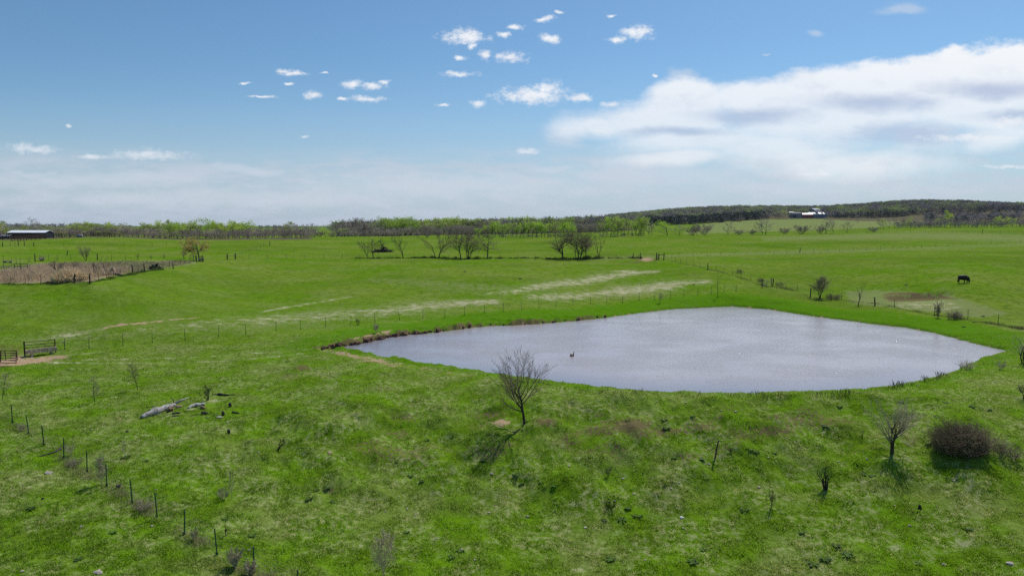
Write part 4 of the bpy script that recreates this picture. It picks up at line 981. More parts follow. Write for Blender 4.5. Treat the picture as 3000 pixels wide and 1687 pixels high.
for i, (x, y, s, lab) in enumerate(((304,802,.75,'brown tilted boulder at the left of the rock heap'),(322,806,.7,'flat dark boulder in the middle of the rock heap'),(333,800,.9,'large tan topped slab at the right of the rock heap'),(344,806,.5,'small brown boulder at the right foot of the rock heap'))):
    o = put('boulder', rock_mesh(310 + i, (s, s * .7, s * .8), rough=.4), mat('rock_heap', (.30, .20, .14), var=.35, scale=1.5), None, at(x, y) + Vector((0, 0, s * .2))); tag(o, lab, 'boulder', 'rock heap beside the reed hollow')

# broadleaf weeds
def weed_mesh(seed, n=36):
    rng = np.random.default_rng(seed); V = []; F = []
    for i in range(n):
        a = rng.uniform(0, 6.283); L = rng.uniform(.10, .26); e = rng.uniform(.2, 1.1); w = L * .22; r0 = rng.uniform(0, .10); c, s = math.cos(a), math.sin(a)
        o = np.array([c * r0, s * r0, 0]); mid = o + np.array([c * L * .5 * math.cos(e), s * L * .5 * math.cos(e), L * .6 * math.sin(e)]); tip = o + np.array([c * L, s * L, L * .55 * math.sin(e)]); q = np.array([-s, c, 0]) * w
        b = len(V); V += [o, mid - q, tip, mid + q]; F.append((b, b + 1, b + 2, b + 3))
    return mesh_np('weed', np.array(V), np.array(F))
WM = [weed_mesh(i) for i in range(4)]
for me in WM: me.materials.append(M_WEED)
weeds = [(1513,1392,1.5),(1821,1523,1.6),(1867,1513,1.6),(1771,1524,1.1),(1841,1490,1.2),(1951,1256,1.6),(1946,1231,1.4),(1975,1342,1.0),(2056,1346,1.4),(2215,1325,1.1),(1951,1421,.9),(2180,1494,1.5),(1790,1640,1.5),(2030,1648,1.6),(2534,1390,1.6),
 (2555,1395,1.3),(960,1430,1.4),(925,1437,1.2),(975,1470,1.2),(905,1462,1.3),(1203,1395,1.1),(1238,1410,1.1),(1587,1414,1.0),(1624,1424,1.1),(1530,1417,.9),(2200,1318,1.1),(2268,1327,1.2),(1163,1354,.9),(1323,1633,1.0),(1350,1615,1.2),(2840,1550,1.4),
 (2770,1180,1.3),(2848,1192,1.3),(2900,1200,1.1),(2640,1178,1.6),(2460,1192,1.2),(2420,1250,1.5),(2720,1300,1.3),(2690,1650,1.2),(2420,1640,1.8),(2380,1655,1.6),(2480,1625,1.8),(2450,1600,1.5),(2350,1560,1.2),(2030,1160+60,1.0),(842,1060,1.3),
 (425,1350,1.3),(370,1340,1.6),(210,1360,1.3),(90,1490,1.4),(330,1560,1.2),(230,1640,1.2),(740,1570,1.3),(660,1520,1.1),(1190,1560,1.1),(740,1440,1.2),(1418,1350,1.4),(1250,1290,1.0),(2880,927,1.8),(2855,944,1.6),(2824,958,1.5),(2780,985,.5),(1920,1012+170,.5),(2060,1610,1.1)]
for i, (x, y, s) in enumerate(weeds):
    o = bpy.data.objects.new('weed', WM[i % 4]); COL.objects.link(o); o.location = at(x, y); s *= .8; o.scale = (s, s, s * .7); o.rotation_euler = (0, 0, i * 1.7)
    tag(o, 'low dark green broadleaf weed in the short grass', 'weed', 'broadleaf weeds dotted over the banks')
cl = [(2557,1487,.09),(2090,797+50,.0)]
o = put('dung_clod', rock_mesh(320, (.10, .10, .26)), M_DSOIL, None, at(2694, 1491)); tag(o, 'small upright dark clod in the lower right grass', 'clod')
for x, y, s, lab in ((2655,836,.28,'small dark dung heap in the right pasture, left of the cow'),(1524,817,.35,'dark dung heap in the middle of the big pasture'),(1362,796,.25,'tiny dark dung heap left of the pale streaks'),(2032,836,.28,'dark dung heap at the end of the lower pale streak'),(373,1263,.12,'small dark lump above the dry stalk'),(126,1460,.10,'small black lump at the lower left')):
    o = put('dung_heap', rock_mesh(330 + x, (s, s, s * .6)), M_DSOIL, None, at(x, y)); tag(o, lab, 'dung')

# ------------------------------------------------------------------ fences, gates and farm gear
M_TGREEN = mat('green_post_paint', (.030, .110, .048), rough=.6, var=.2)
M_TRUSTY = mat('rusty_post', (.075, .050, .036), rough=.8, var=.4)
M_WOODP = mat('weathered_post_wood', (.065, .050, .038), var=.4, scale=6, bump=.4)
M_WIRE = mat('fence_wire', (.14, .12, .10), rough=.6, var=.2)
M_PIPE = mat('rusty_pipe', (.095, .052, .036), rough=.75, var=.5, scale=2.5)
M_GATE = mat('gate_tube', (.070, .062, .055), rough=.6, var=.3)
M_PALEW = mat('bleached_boards', (.30, .26, .21), var=.3, scale=4)

def tpost_mesh(h):
    b = MB(); w = .022
    b.box(-w, w, -.004, .004, 0, h); b.box(-.004, .004, .0042, .034, 0, h)
    b.box(-.05, .05, -.012, -.006, .02, .14)
    return b.mesh('post')
def wpost_mesh(h, r, seed):
    rng = random.Random(seed); b = MB(); pts = [Vector((rng.gauss(0, .015), rng.gauss(0, .015), h * i / 5)) for i in range(6)]; pts[0].z = -.2
    b.tube(pts, [r * rng.uniform(.9, 1.1) * (1.1 - .2 * i / 5) for i in range(6)], 8); return b.mesh('post', True)
TP = {}
def fence(label, posts, h=1.32, kind='t', mpost=None, wires=5, thick=1.0, extra=None, wire_r=.004, skip=(), group=None, name='wire_fence'):
    """posts: picture spots of the post feet (optionally with height and style); every post and the strands are parts of the fence"""
    P = []
    for q in posts:
        p = at(q[0], q[1]); P.append((p, q[2] if len(q) > 2 else h, q[3] if len(q) > 3 else kind))
    root = empty(name, P[0][0]); tag(root, label, 'fence', group); o0 = P[0][0]; rng = random.Random(len(label))
    for i, (p, hh, kd) in enumerate(P):
        key = (kd, round(hh, 2), i % 3 if kd == 'w' else 0)
        if key not in TP:
            me = tpost_mesh(hh) if kd != 'w' else wpost_mesh(hh, .10, i); me.materials.append({'t': M_TGREEN, 'r': M_TRUSTY, 'w': M_WOODP}[kd]); TP[key] = me
        o = put('post', TP[key], None, root, p - o0); o.rotation_euler = (rng.gauss(0, .03), rng.gauss(0, .035), rng.uniform(-.4, .4)); t = thick if kd != 'w' else 1
        o.scale = (t, t, 1)
    segs = []
    for i in range(len(P) - 1):
        if i in skip: continue
        a, ha, _ = P[i]; b, hb, _ = P[i + 1]
        for k in range(wires):
            f = .2 + .75 * k / max(1, wires - 1); n = 3
            pa = a + Vector((0, 0, min(ha, h) * f)); pb = b + Vector((0, 0, min(hb, h) * f))
            for j in range(n):
                def S_(t): q = pa.lerp(pb, t); q.z -= .03 * math.sin(math.pi * t); return np.array(q - o0)
                segs.append((S_(j / n), S_((j + 1) / n), wire_r, wire_r))
    if segs: put('wire', mesh_np('wire', *prisms(segs, 3)), M_WIRE, root)
    return root

fence('wire fence on thin green steel posts running down the near left slope', [(-10,1212),(37,1239),(84,1271),(129,1304),(186.8,1342),(255,1382),(313,1423.6),(388,1473),(460,1514),(540,1565),(636,1624),(745,1680),(872,1752)], h=1.40, thick=1.6, wire_r=.007)
fence('long wire fence on green steel posts crossing behind the pond', [(190,1024,1.25,'r'),(261,1021),(360,1012,1.3,'r'),(446,1003),(543,995.7),(640.6,985.7),(720,979.5),(809,970),(881,965),(954,957),(1028,951),(1098,944,1.3,'r'),(1170.5,937),(1239,932),(1303,930),(1360.6,924),(1418.5,918),(1474,913),
  (1527.6,907),(1578.6,903),(1629,897.5),(1678.7,894),(1730,890),(1777.7,886),(1824,889),(1873,880),(1918,878.7),(1964,874),(2003.6,871),(2044,865),(2084,861.5),(2121,856),(2156.5,854.6)], h=1.34, thick=1.2, wire_r=.004)
fence('wire fence running diagonally from the worn gateway down to the leaning gate', [(1945,758.7,1.45,'w'),(1978,767),(1994,770,1.2,'r'),(2012,773,1.2,'r'),(2031,777,1.2,'r'),(2051,781,1.2,'r'),(2074,791,1.6,'w'),(2097.5,793,1.25,'r'),(2119,800),(2146,807,1.25,'r'),(2171,814,1.25,'r'),(2199,822,1.25,'r'),(2230,840,1.4,'r')], h=1.2, kind='r', thick=1.3, wire_r=.004)
fence('sagging wire fence along the right shore through the shrubs', [(2264,838,1.5,'w'),(2302,846,1.2,'r'),(2336,851,1.2,'r'),(2374,871,1.7,'w'),(2465.6,876,1.2,'r'),(2563,895,1.35,'w'),(2620,898,1.2,'r'),(2737,925,1.3,'r'),(2836,931),(2924,947),(3010,975)], h=1.25, thick=1.6, wire_r=.005)
fence('wire fence along the foot of the middle row of bare trees', [(690,759,1.5,'w'),(729,759),(784.6,758),(840,758),(894,758),(949,757.5),(1003,757),(1054,757),(1107.5,757),(1160,756.5),(1212,756.5),(1265,756.5),(1315.6,757),(1365,758),(1418,757.5),(1467,757),(1517.5,757.5),(1566,758),(1613,758),(1661.5,758.5),(1710,758),(1758,758),(1806.5,757.5),(1855.3,757.5,1.5,'w'),(1876,760,1.9,'w')], h=1.25, kind='r', thick=1.3, wire_r=.004)
fence('thin wire fence crossing the field right of the worn gateway', [(1968,757),(1989,752),(2030,752),(2072,750),(2111.6,748),(2151,747.5),(2189,747),(2227,746.5),(2267,745),(2305,744),(2343,741,1.6,'w'),(2385,739),(2424,738),(2459.7,737),(2500,736),(2539.6,733.5),(2579,731),(2618.6,730),(2658,728),(2700,727),(2741,724),(2779,721),(2820,718),(2861,716),(2902,714),(2936,713),(2990,710)], h=1.2, kind='r', thick=1.2, wire_r=.004)
fence('far fence line along the top of the right pasture', [(2250,678.5),(2300,678),(2343,677.5),(2382,678),(2420,679),(2460,680),(2502,680.5),(2540,680.7),(2582,681),(2625,682),(2668,682),(2710,683),(2745,683.5),(2790,684),(2835,684),(2878,684.6,2.4,'w'),(2930,686),(2995,687)], h=1.2, kind='r', thick=1.4, wire_r=.006, wires=4)
fence('faint wire fence high on the left pasture', [(100,722),(144,721),(187,720.6),(232,720.4),(275.7,720),(319,720),(361,719.8),(402,719.6),(446,719.6),(488,719),(529,720),(565,722)], h=1.2, kind='r', thick=1.2, wire_r=.004, wires=3)
fence('wire fence along the back of the reed hollow', [(10,777,2.0,'r'),(35,776,1.3,'t'),(48,774,1.3,'r'),(59,773),(83,770),(88,768),(103,767,1.7,'w'),(117,764),(143,762),(168,762),(207,762),(285.7,763,1.5,'w'),(327,763),(368,762),(404,761),(443,761),(481,759),(538,760),(566,760)], h=1.2, kind='r', thick=1.3, wire_r=.004)
fence('wire fence along the front of the reed hollow', [(-20,831),(30,831),(74,829),(120,828),(171.6,829),(218,830.5,1.5,'w'),(263.5,832,1.55,'w'),(289,821,1.5,'t'),(312,815),(333,811),(352,807),(389,801,1.5,'w'),(424,796.5,1.5,'w'),(442,791),(461,787),(477,785),(496,782),(513,779),(528.6,774),(543,772),(556,770.5),(576,768,1.6,'w')], h=1.25, kind='r', thick=1.3, wire_r=.004, skip=(5, 11))
fence('dark fence climbing right from the h brace to the top of the left pasture', [(690,759,1.5,'w'),(709,743),(718,738),(727,738),(735.5,736),(745,731),(752,732),(764,728),(773,721.5,1.3,'r'),(790,720,1.7,'w')], h=1.15, kind='r', thick=1.2, wire_r=.004)
fence('short rough fence in front of the corral at the far left', [(-5,724,1.6,'w'),(8,724,1.6,'w'),(30,721),(44,721),(54,720.6,1.7,'w'),(72,720.5,1.7,'w'),(99,721,1.2,'w')], h=1.1, kind='r', thick=2, wire_r=.01, wires=4)

def single_post(label, x, y, h, lean=(0, 0), r=.11, name='fence_post'):
    me = wpost_mesh(h, r, int(x)); o = put(name, me, M_WOODP, None, at(x, y)); o.rotation_euler = (lean[1], lean[0], 0); tag(o, label, 'post')
single_post('lone leaning dark post in the upper left pasture', 196.5, 749, 1.35, (.16, 0), .10)
single_post('thick dark post in the grass left of the blossoming tree', 507.5, 788, 1.25, (-.05, 0), .10)
single_post('dark leaning stub post on the near right slope', 2094, 1342, 1.25, (.16, 0), .05, 'stub_post')

def h_brace(label, x0, y0, x1, y1, h):
    a, b = at(x0, y0), at(x1, y1); o = empty('h_brace', a); tag(o, label, 'brace')
    for p, r in ((a, .15), (b, .10)): put('post', wpost_mesh(h, r, int(x0)), M_WOODP, o, p - a)
    m = MB(); m.tube([(0, 0, h * .55), tuple(b - a + Vector((0, 0, h * .55)))], .05, 6); put('rail', m.mesh('rail'), M_WOODP, o)
h_brace('h shaped brace of two dark posts at the start of the middle fence', 666, 760, 689, 759.8, 1.55)

def gateway():
    p = at(1926, 761); k = mpp(p); o = empty('gate_brace', p); tag(o, 'stacked timber brace with dark posts beside the worn gateway', 'brace')
    for dx, hh in ((-3, 20), (4, 17), (19, 19)): put('post', wpost_mesh(hh * k * 1.05, .12, 3), M_WOODP, o, (dx * k, 0, 0))
    for zf in (14.0, ):
        m = MB(); m.tube([(4 * k, .15, zf * k), (19 * k, .15, (zf - .5) * k)], .07, 6); put('rail', m.mesh('rail'), M_WOODP, o)
    for i in range(6):
        m = MB(); z = (1.5 + i * 2.6) * k; m.tube([(-4.5 * k, .14, z), (6 * k, .14, z + .03)], .06, 6); put('cross_log', m.mesh('cross_log'), mat('crib_wood', (.16, .11, .085), var=.3) if i == 0 else bpy.data.materials['crib_wood'], o)
gateway()

def tube_gate(label, A_, B_, h, rails, mats=M_GATE, r=.03, lift=.15, uprights=(0, 1), name='metal_gate', cat='gate', posts=False, lean=0.0, brace=False):
    d = B_ - A_; o = empty(name, A_); tag(o, label, cat); n = Vector((-d.y, d.x, 0)).normalized() * lean
    def Pt(t, z): return A_ * 0 + d * t + Vector((0, 0, z)) + n * z
    for i in range(rails):
        z = lift + (h - lift) * i / (rails - 1); m = MB(); m.tube([Pt(0, z), Pt(1, z)], r, 6); put('rail', m.mesh('rail'), mats, o)
    for u in uprights:
        m = MB(); m.tube([Pt(u, lift - r), Pt(u, h + r)], r * 1.2, 6); put('upright', m.mesh('upright'), mats, o)
    if brace: m = MB(); m.tube([Pt(0, lift), Pt(1, h)], r * .8, 6); put('brace', m.mesh('brace'), mats, o)
    if posts:
        for t in (-.03, 1.03): m = MB(); m.tube([Pt(t, -.1), Pt(t, h + .25)], .07, 8); put('post', m.mesh('post'), M_WOODP, o)
    return o
tube_gate('leaning pale five rail metal gate on the diagonal fence', at(2234, 842), at(2259, 838), 1.35, 6, M_PALEW, .028, .2, (0, .5, 1), posts=True, brace=True)
tube_gate('small dark four rail gate in front of the straw tuft', at(219, 829), at(262, 829.5), 1.3, 4, M_GATE, .028, .25, (0, 1))
tube_gate('dark double gate panel on the hollow fence near the green bushes', at(389.5, 800), at(423, 795.5), 1.25, 4, M_GATE, .026, .15, (0, .47, 1))
tube_gate('old gate standing half sunk in the reeds at the left', at(43, 792), at(82, 792), 1.15, 3, M_GATE, .045, .2, (0, .45, 1))
tube_gate('small pipe rack beside the blossoming tree', at(557, 762), at(577, 764), 1.3, 4, M_GATE, .035, .15, (0, .5, .8, 1), name='pipe_rack', cat='rack')
def crib():
    p = at(586, 766.5); o = empty('rock_crib', p); tag(o, 'wire crib of pale stones with dark posts behind the blossoming tree', 'rock crib'); k = mpp(p)
    for dx, h in ((1.5, 17), (5.5, 20), (8.0, 14), (-4, 11)): put('post', wpost_mesh(h * k, .11, 5), M_WOODP, o, (dx * k, .3, 0))
    rng = random.Random(3); V = []
    for i in range(30):
        me = RM[i % 6]; q = bpy.data.objects.new('stone', me); COL.objects.link(q); q.parent = o; s = rng.uniform(.10, .2); q.scale = (s, s, s); q.location = (rng.uniform(-3, 8) * k, rng.uniform(-.4, .4), rng.uniform(0.05, 10 * k))
crib()
# slab bench, small things near the hollow
def slab():
    p = at(23, 770); m = MB(); m.box(-.85, .85, -.3, .3, .25, .42); m.box(-.7, -.5, -.25, .25, 0, .249); m.box(.5, .7, -.25, .25, 0, .249)
    o = put('slab', m.mesh('slab'), M_PALEW, None, p); tag(o, 'long pale slab raised on two blocks at the far left fence', 'slab')
slab()

# pipe panel with the concrete trough behind the left gate
def trough_set():
    a = at(73, 1043); b = at(162.5, 1032); k = mpp(a); d = b - a; h = 44 * k
    o = empty('pipe_fence', a); tag(o, 'dark five rail pipe panel standing over the concrete trough', 'panel')
    for t, r in ((0, .075), (1, .06)):
        m = MB(); m.tube([tuple(d * t), tuple(d * t + Vector((0, 0, h * (1 if t == 0 else .92))))], r, 8); put('post', m.mesh('post'), M_PIPE, o)
    for f in (.93, .72, .55, .38):
        m = MB(); m.tube([tuple(Vector((0, 0, h * f))), tuple(d + Vector((0, 0, h * (f - .06))))], .035, 6); put('rail', m.mesh('rail'), M_GATE, o)
    m = MB(); m.tube([tuple(d * .66 + Vector((0, 0, .3))), tuple(d * .66 + Vector((0, 0, h * .7)))], .02, 6); put('upright', m.mesh('upright'), M_GATE, o)
    M_CONC = mat('trough_concrete', (.55, .40, .29), var=.25, scale=3, bump=.3)
    u = d.normalized(); v = Vector((u.y, -u.x, 0)).normalized(); L = d.length * .98; W = .62
    base = a + u * .04 + v * .12
    o = empty('concrete_trough', base, math.atan2(u.y, u.x)); tag(o, 'long tan concrete feed trough on short legs under the pipe panel', 'trough')
    m = MB(); z0, z1, t = .28, .68, .07
    m.box(0, L, -W, -W + t, z0, z1); m.box(0, L, -t, 0, z0, z1); m.box(0, t, -W + t + .001, -t - .001, z0, z1); m.box(L - t, L, -W + t + .001, -t - .001, z0, z1); m.box(t + .001, L - t - .001, -W + t + .001, -t - .001, z0, z0 + .08)
    put('basin', m.mesh('basin'), M_CONC, o)
    for x in (L * .17, L * .82):
        m = MB(); m.box(x - .09, x + .09, -W + .05, -.05, -.05, z0 - .002); put('leg', m.mesh('leg'), M_CONC, o)
    m = MB(); m.box(t + .01, L - t - .01, -W + t + .01, -t - .01, z0 + .085, z0 + .22); put('feed', m.mesh('feed'), mat('trough_bottom', (.13, .10, .07), var=.4, scale=5), o)
    p = at(190, 1024.6); q = b; m = empty('corner_brace', p); tag(m, 'thin rail and diagonal strut running from the pipe panel to a slim post', 'brace')
    t1 = MB(); t1.tube([(0, 0, 0), (-.03, 0, 1.0)], .035, 6); put('post', t1.mesh('post'), M_TGREEN, m)
    t1 = MB(); t1.tube([(0, 0, .96), tuple(q - p + Vector((0, 0, h * .62)))], .022, 6); put('rail', t1.mesh('rail'), M_GATE, m)
    t1 = MB(); t1.tube([(0, 0, .62), tuple((q - p) * .32 + Vector((0, 0, 1.02)))], .022, 6); put('strut', t1.mesh('strut'), M_GATE, m)
trough_set()
def corral_corner():
    P = [at(-40, 1064), at(2, 1069), at(47, 1071), at(50, 1062)]
    for i, (a, b, h, lab) in enumerate(((P[0], P[1], 1.55, 'rusty pipe panel cut off by the left edge of the picture'), (P[1], P[2], 1.5, 'rusty six rail pipe panel leaning at the left edge'))):
        o = tube_gate(lab, a, b, h, 6, M_PIPE, .032, .25, (0, 1), name='pipe_fence', cat='panel', lean=(.0, .10)[i])
    a = at(14, 1062); b = at(40, 1050); tube_gate('rusty pipe panel behind, slanting back at the left edge', at(18, 1062), at(52, 1060), 1.3, 5, M_PIPE, .03, .25, (0, .0, 1), name='pipe_fence', cat='panel', lean=-.25)
corral_corner()

# fallen log and its pieces
M_LOG = mat('weathered_log', (.54, .50, .46), var=.35, scale=3.5, col2=(.26, .22, .20), bump=.8, bscale=12)
M_ROT = mat('rotten_heartwood', (.27, .15, .09), var=.5, scale=6, bump=.6)
M_DARKLOG = mat('dark_dead_wood', (.055, .045, .038), var=.4, scale=6, bump=.5)
def log(name, label, pix, radii, m, seed, flat=.8, cat='log', lift=None, k=12):
    P = [at(x, y) for x, y in pix]; o0 = P[0].copy(); rng = random.Random(seed); pts = []; rad = []
    for i in range(len(P) - 1):
        n = 6
        for j in range(n + (1 if i == len(P) - 2 else 0)):
            t = j / n; r = radii[i] + (radii[i + 1] - radii[i]) * t; r *= rng.uniform(.86, 1.14)
            q = P[i].lerp(P[i + 1], t) - o0; q.z += r * flat * .85; q.x += rng.gauss(0, r * .08); pts.append(q); rad.append(r)
    b = MB(); b.tube(pts, rad, k)
    me = b.mesh(name, True)
    for v in me.vertices: 
        q = float(perlin(np.array([v.co.x * 3.1 + seed]), np.array([v.co.y * 3.1 + v.co.z * 4]), seed)[0]); v.co.z += q * .16 * radii[0]; v.co.y += q * .1 * radii[0]
    o = put(name, me, m, None, o0); tag(o, label, cat); return o
lg = log('fallen_log', 'big weathered grey log lying in the near left pasture', [(414,1226),(455,1212),(490,1198),(512,1190)], [.15, .30, .25, .17], M_LOG, 1)
b = MB(); b.tube([Vector((0, 0, 0)), Vector((.55, .25, .26)), Vector((1.0, .55, .42))], [.12, .08, .02], 6)
o = put('split_limb', b.mesh('split_limb', True), M_LOG, lg, at(509, 1190) - at(414, 1226) + Vector((0, 0, .18)))
b = MB(); b.tube([Vector((0, 0, 0)), Vector((-.18, .1, .35)), Vector((-.5, .2, .62))], [.05, .035, .012], 6); put('branch_stub', b.mesh('branch_stub', True), M_DARKLOG, lg, at(512, 1190) - at(414, 1226) + Vector((0, 0, .2)))
log('rotten_log_chunk', 'rust brown rotten chunk at the broken end of the big log', [(492,1205),(508,1203)], [.22, .16], M_ROT, 2, cat='wood chunk')
log('rotten_log_chunk', 'orange tan splintered chunk beyond the broken end of the big log', [(516,1196),(531,1192)], [.16, .10], mat('splintered_wood', (.46, .30, .17), var=.35, scale=7, bump=.5), 3, cat='wood chunk')
log('fallen_branch', 'short grey log lying below the thorny bush', [(551,1197),(570,1190),(600,1187)], [.08, .16, .12], M_LOG, 4)
log('rotten_log_chunk', 'brown rotten chunk at the right end of the short grey log', [(590,1196),(603,1198)], [.13, .08], M_ROT, 5, cat='wood chunk')
log('dark_branch', 'dark broken branch lying just below the big log', [(505,1213),(528,1210)], [.09, .06], M_DARKLOG, 6, cat='branch')
log('dark_branch', 'second thin dark branch under the dark broken branch', [(504,1220),(524,1218)], [.06, .04], M_DARKLOG, 7, cat='branch')
log('dark_branch', 'short dark log lying right of the big log with a pale end', [(592,1212),(607,1213)], [.12, .10], M_DARKLOG, 8, cat='log')
log('dark_branch', 'forked dark twig piece furthest right near the scattered logs', [(681,1208),(701,1211)], [.07, .05], M_DARKLOG, 9, cat='branch')
log('dark_branch', 'dark arching branch lying right of the thorny bush', [(622,1156),(645,1157),(668,1158),(690,1156)], [.03, .10, .05, .02], M_DARKLOG, 10, cat='branch')
log('dark_branch', 'long dark branch lying across the near left fence', [(112,1338),(135,1334),(160,1326),(178,1317)], [.03, .06, .07, .09], M_DARKLOG, 11, cat='branch')
for x, y, h, lab in ((674,1192,.34,'short dark upright stump with a tan cut face'),(654,1216,.30,'small dark stump behind the tan sandy stone'),(670,1270,.30,'small dark pointed stub below the scattered logs')):
    o = put('stump', wpost_mesh(h, .12, int(x)), M_DARKLOG, None, at(x, y)); tag(o, lab, 'stump')
o = put('flat_stone', rock_mesh(350, (.34, .2, .12)), M_ROCK, None, at(643, 1223)); tag(o, 'flat tan sandy stone among the scattered logs', 'stone')
o = put('flat_stone', rock_mesh(351, (.30, .2, .12)), M_ROCK, None, at(143, 1386)); tag(o, 'pale flat stone in the grass left of the near fence', 'stone')
o = put('flat_stone', rock_mesh(352, (.20, .14, .10)), mat('sandstone', (.45, .33, .19), var=.3, scale=9), None, at(966, 1328)); tag(o, 'square yellowish stone in the middle of the near slope', 'stone')
o = put('flat_stone', rock_mesh(353, (.26, .18, .10)), M_ROCK, None, at(285, 1678)); tag(o, 'pale grey stone at the bottom left edge of the picture', 'stone')
o = put('flat_stone', rock_mesh(354, (.22, .16, .10)), M_ROCK, None, at(2960, 1651)); tag(o, 'pale flat stone near the lower right corner', 'stone')
M_STICK = mat('grey_sticks', (.40, .35, .30), var=.3, scale=4)
rk = random.Random(31)
for i in range(14):
    p = at(495 + rk.uniform(-70, 140), 1206 + rk.uniform(-16, 18)); a = rk.uniform(-.5, .6); L_ = rk.uniform(.35, .9); b = MB()
    b.tube([Vector((0, 0, .03)), Vector((math.cos(a) * L_ * .5, math.sin(a) * L_ * .5, .07)), Vector((math.cos(a + .2) * L_, math.sin(a + .2) * L_, .04))], [.03, .022, .008], 5)
    o = put('stick', b.mesh('stick'), M_STICK if i % 3 else M_DARKLOG, None, p); tag(o, 'thin broken stick lying in the grass around the big log', 'stick', 'broken sticks round the big log')
def bucket():
    p = at(347, 1428); o = empty('black_bucket', p); tag(o, 'crumpled black rubber bucket lying beside the near fence', 'bucket')
    m = MB(); n = 14; R = [(.10, 0), (.135, .17), (.12, .17), (.09, .02)]
    for r, z in R:
        for j in range(n): a = 6.283 * j / n; m.v.append((r * math.cos(a) * 1.1, r * math.sin(a), z + .03 * math.sin(2 * a)))
    for i in range(3):
        for j in range(n): m.f.append((i * n + j, i * n + (j + 1) % n, (i + 1) * n + (j + 1) % n, (i + 1) * n + j))
    m.f.append(tuple(range(3 * n, 4 * n))); put('shell', m.mesh('shell', True), mat('black_rubber', (.02, .022, .03), rough=.5), o)
    m = MB(); m.tube([(.12 * math.cos(t) * 1.1, .12 * math.sin(t), .17 + .07 * math.sin(t)) for t in [i * .3925 for i in range(9)]], .008, 5); put('handle', m.mesh('handle'), M_WIRE, o)
bucket()

# mud blocks along the broken bank
MC = [rock_mesh(400 + i, (1, .75, .75), rough=.4) for i in range(4)]
M_CLAY = mat('bank_clay', (.15, .075, .042), var=.5, scale=2.5, bump=.6)
for me in MC: me.materials.append(M_CLAY)
sdn = 0
rb = random.Random(12)
bankpx = [(945,1020),(975,1016),(1005,1013),(1043,1007),(1070,1002),(1095,996),(1118,990),(1140,985),(1170,981),(1198,977),(1230,974),(1260,971),(1302,966),(1345,960),(1388,954),(1440,951),(1500,949),(1560,945),(1603,942),(1660,937),(1707,933),(1776,926)]
for i in range(len(bankpx) - 1):
    (x0, y0), (x1, y1) = bankpx[i], bankpx[i + 1]; n = 5 if i < 12 else 3
    for j in range(n):
        t = (j + rb.random()) / n; s = (.08 + .40 * rb.random() ** 2) * (1 if i < 12 else .6); p = at(x0 + (x1 - x0) * t, y0 + (y1 - y0) * t + rb.uniform(-2.2, 3.0))
        o = bpy.data.objects.new('clay_clod', MC[(i + j) % 4]); COL.objects.link(o); o.location = p + Vector((0, 0, .0)); o.scale = (s * 1.2, s, s); o.rotation_euler = (0, 0, rb.uniform(0, 6.28))
        tag(o, 'dark block of red brown clay slumped from the broken far bank', 'clod', 'clay clods along the broken bank')

# ------------------------------------------------------------------ cow and goose
def skin_body(verts, edges, name, m, sub=2):
    """verts: (x,y,z,rx,ry); grown to one continuous surface and turned into a plain mesh"""
    me = bpy.data.meshes.new(name); me.from_pydata([v[:3] for v in verts], edges, []); o = bpy.data.objects.new(name, me); COL.objects.link(o)
    md = o.modifiers.new('skin', 'SKIN'); md.use_smooth_shade = True
    for i, v in enumerate(verts):
        d = me.skin_vertices[0].data[i]; d.radius = (v[3], v[4] if len(v) > 4 else v[3]); d.use_root = (i == 0)
    o.modifiers.new('sub', 'SUBSURF').levels = sub; o.modifiers['sub'].render_levels = sub
    dg = bpy.context.evaluated_depsgraph_get(); nm = bpy.data.meshes.new_from_object(o.evaluated_get(dg)); nm.name = name
    bpy.data.objects.remove(o); bpy.data.meshes.remove(me)
    nm.materials.clear(); nm.materials.append(m); return nm
def cow():
    M_HIDE = mat('black_hide', (.010, .009, .009), rough=.55, var=.3, spec=.25)
    p = at(2821, 829); o = empty('cow', p); tag(o, 'black cow grazing head down in the right pasture', 'cow')
    # facing +x
    v = [(-.62,0,.98,.36,.40),(-.35,0,.95,.41,.45),(0,0,.90,.43,.50),(.32,0,.92,.41,.48),(.60,0,.96,.32,.43),(.84,0,.84,.22,.31),(.99,0,.60,.18,.23),(1.06,0,.40,.17,.18),(1.09,0,.22,.13,.14),(1.10,0,.10,.10,.11),
         (-.86,0,1.08,.16,.20)]
    e = [(0,1),(1,2),(2,3),(3,4),(4,5),(5,6),(6,7),(7,8),(8,9),(0,10)]
    def leg(root, pts):
        prev = root
        for q in pts: v.append(q); e.append((prev, len(v) - 1)); prev = len(v) - 1
    for s in (-1, 1):
        st = .10 * s
        leg(0, [(-.72+st*.6,.20*s,.72,.22,.20),(-.66+st,.21*s,.55,.16,.15),(-.82+st*1.4,.21*s,.40,.105,.10),(-.78+st*1.6,.21*s,.18,.085,.08),(-.74+st*1.8,.21*s,.03,.10,.09)])
        leg(4, [(.50-st,.19*s,.66,.19,.18),(.48-st*1.5,.20*s,.42,.12,.115),(.48-st*1.8,.20*s,.22,.085,.085),(.51-st*1.8,.20*s,.03,.10,.09)])
        leg(7, [(1.06,.20*s,.46,.07,.04),(1.04,.30*s,.44,.05,.03)])
    bm = skin_body(v, e, 'body', M_HIDE); put('body', bm, None, o)
    m = MB(); m.tube([(-.98,0,1.20),(-1.06,0,1.05),(-1.07,0,.75),(-1.05,0,.50)], [.035,.028,.02,.018], 7); m.tube([(-1.05,0,.52),(-1.05,0,.40),(-1.04,0,.30)], [.02,.05,.012], 7); put('tail', m.mesh('tail', True), M_HIDE, o)
    o.rotation_euler = (0, 0, -.35); o.scale = (.86, 1.0, 1.04)
cow()
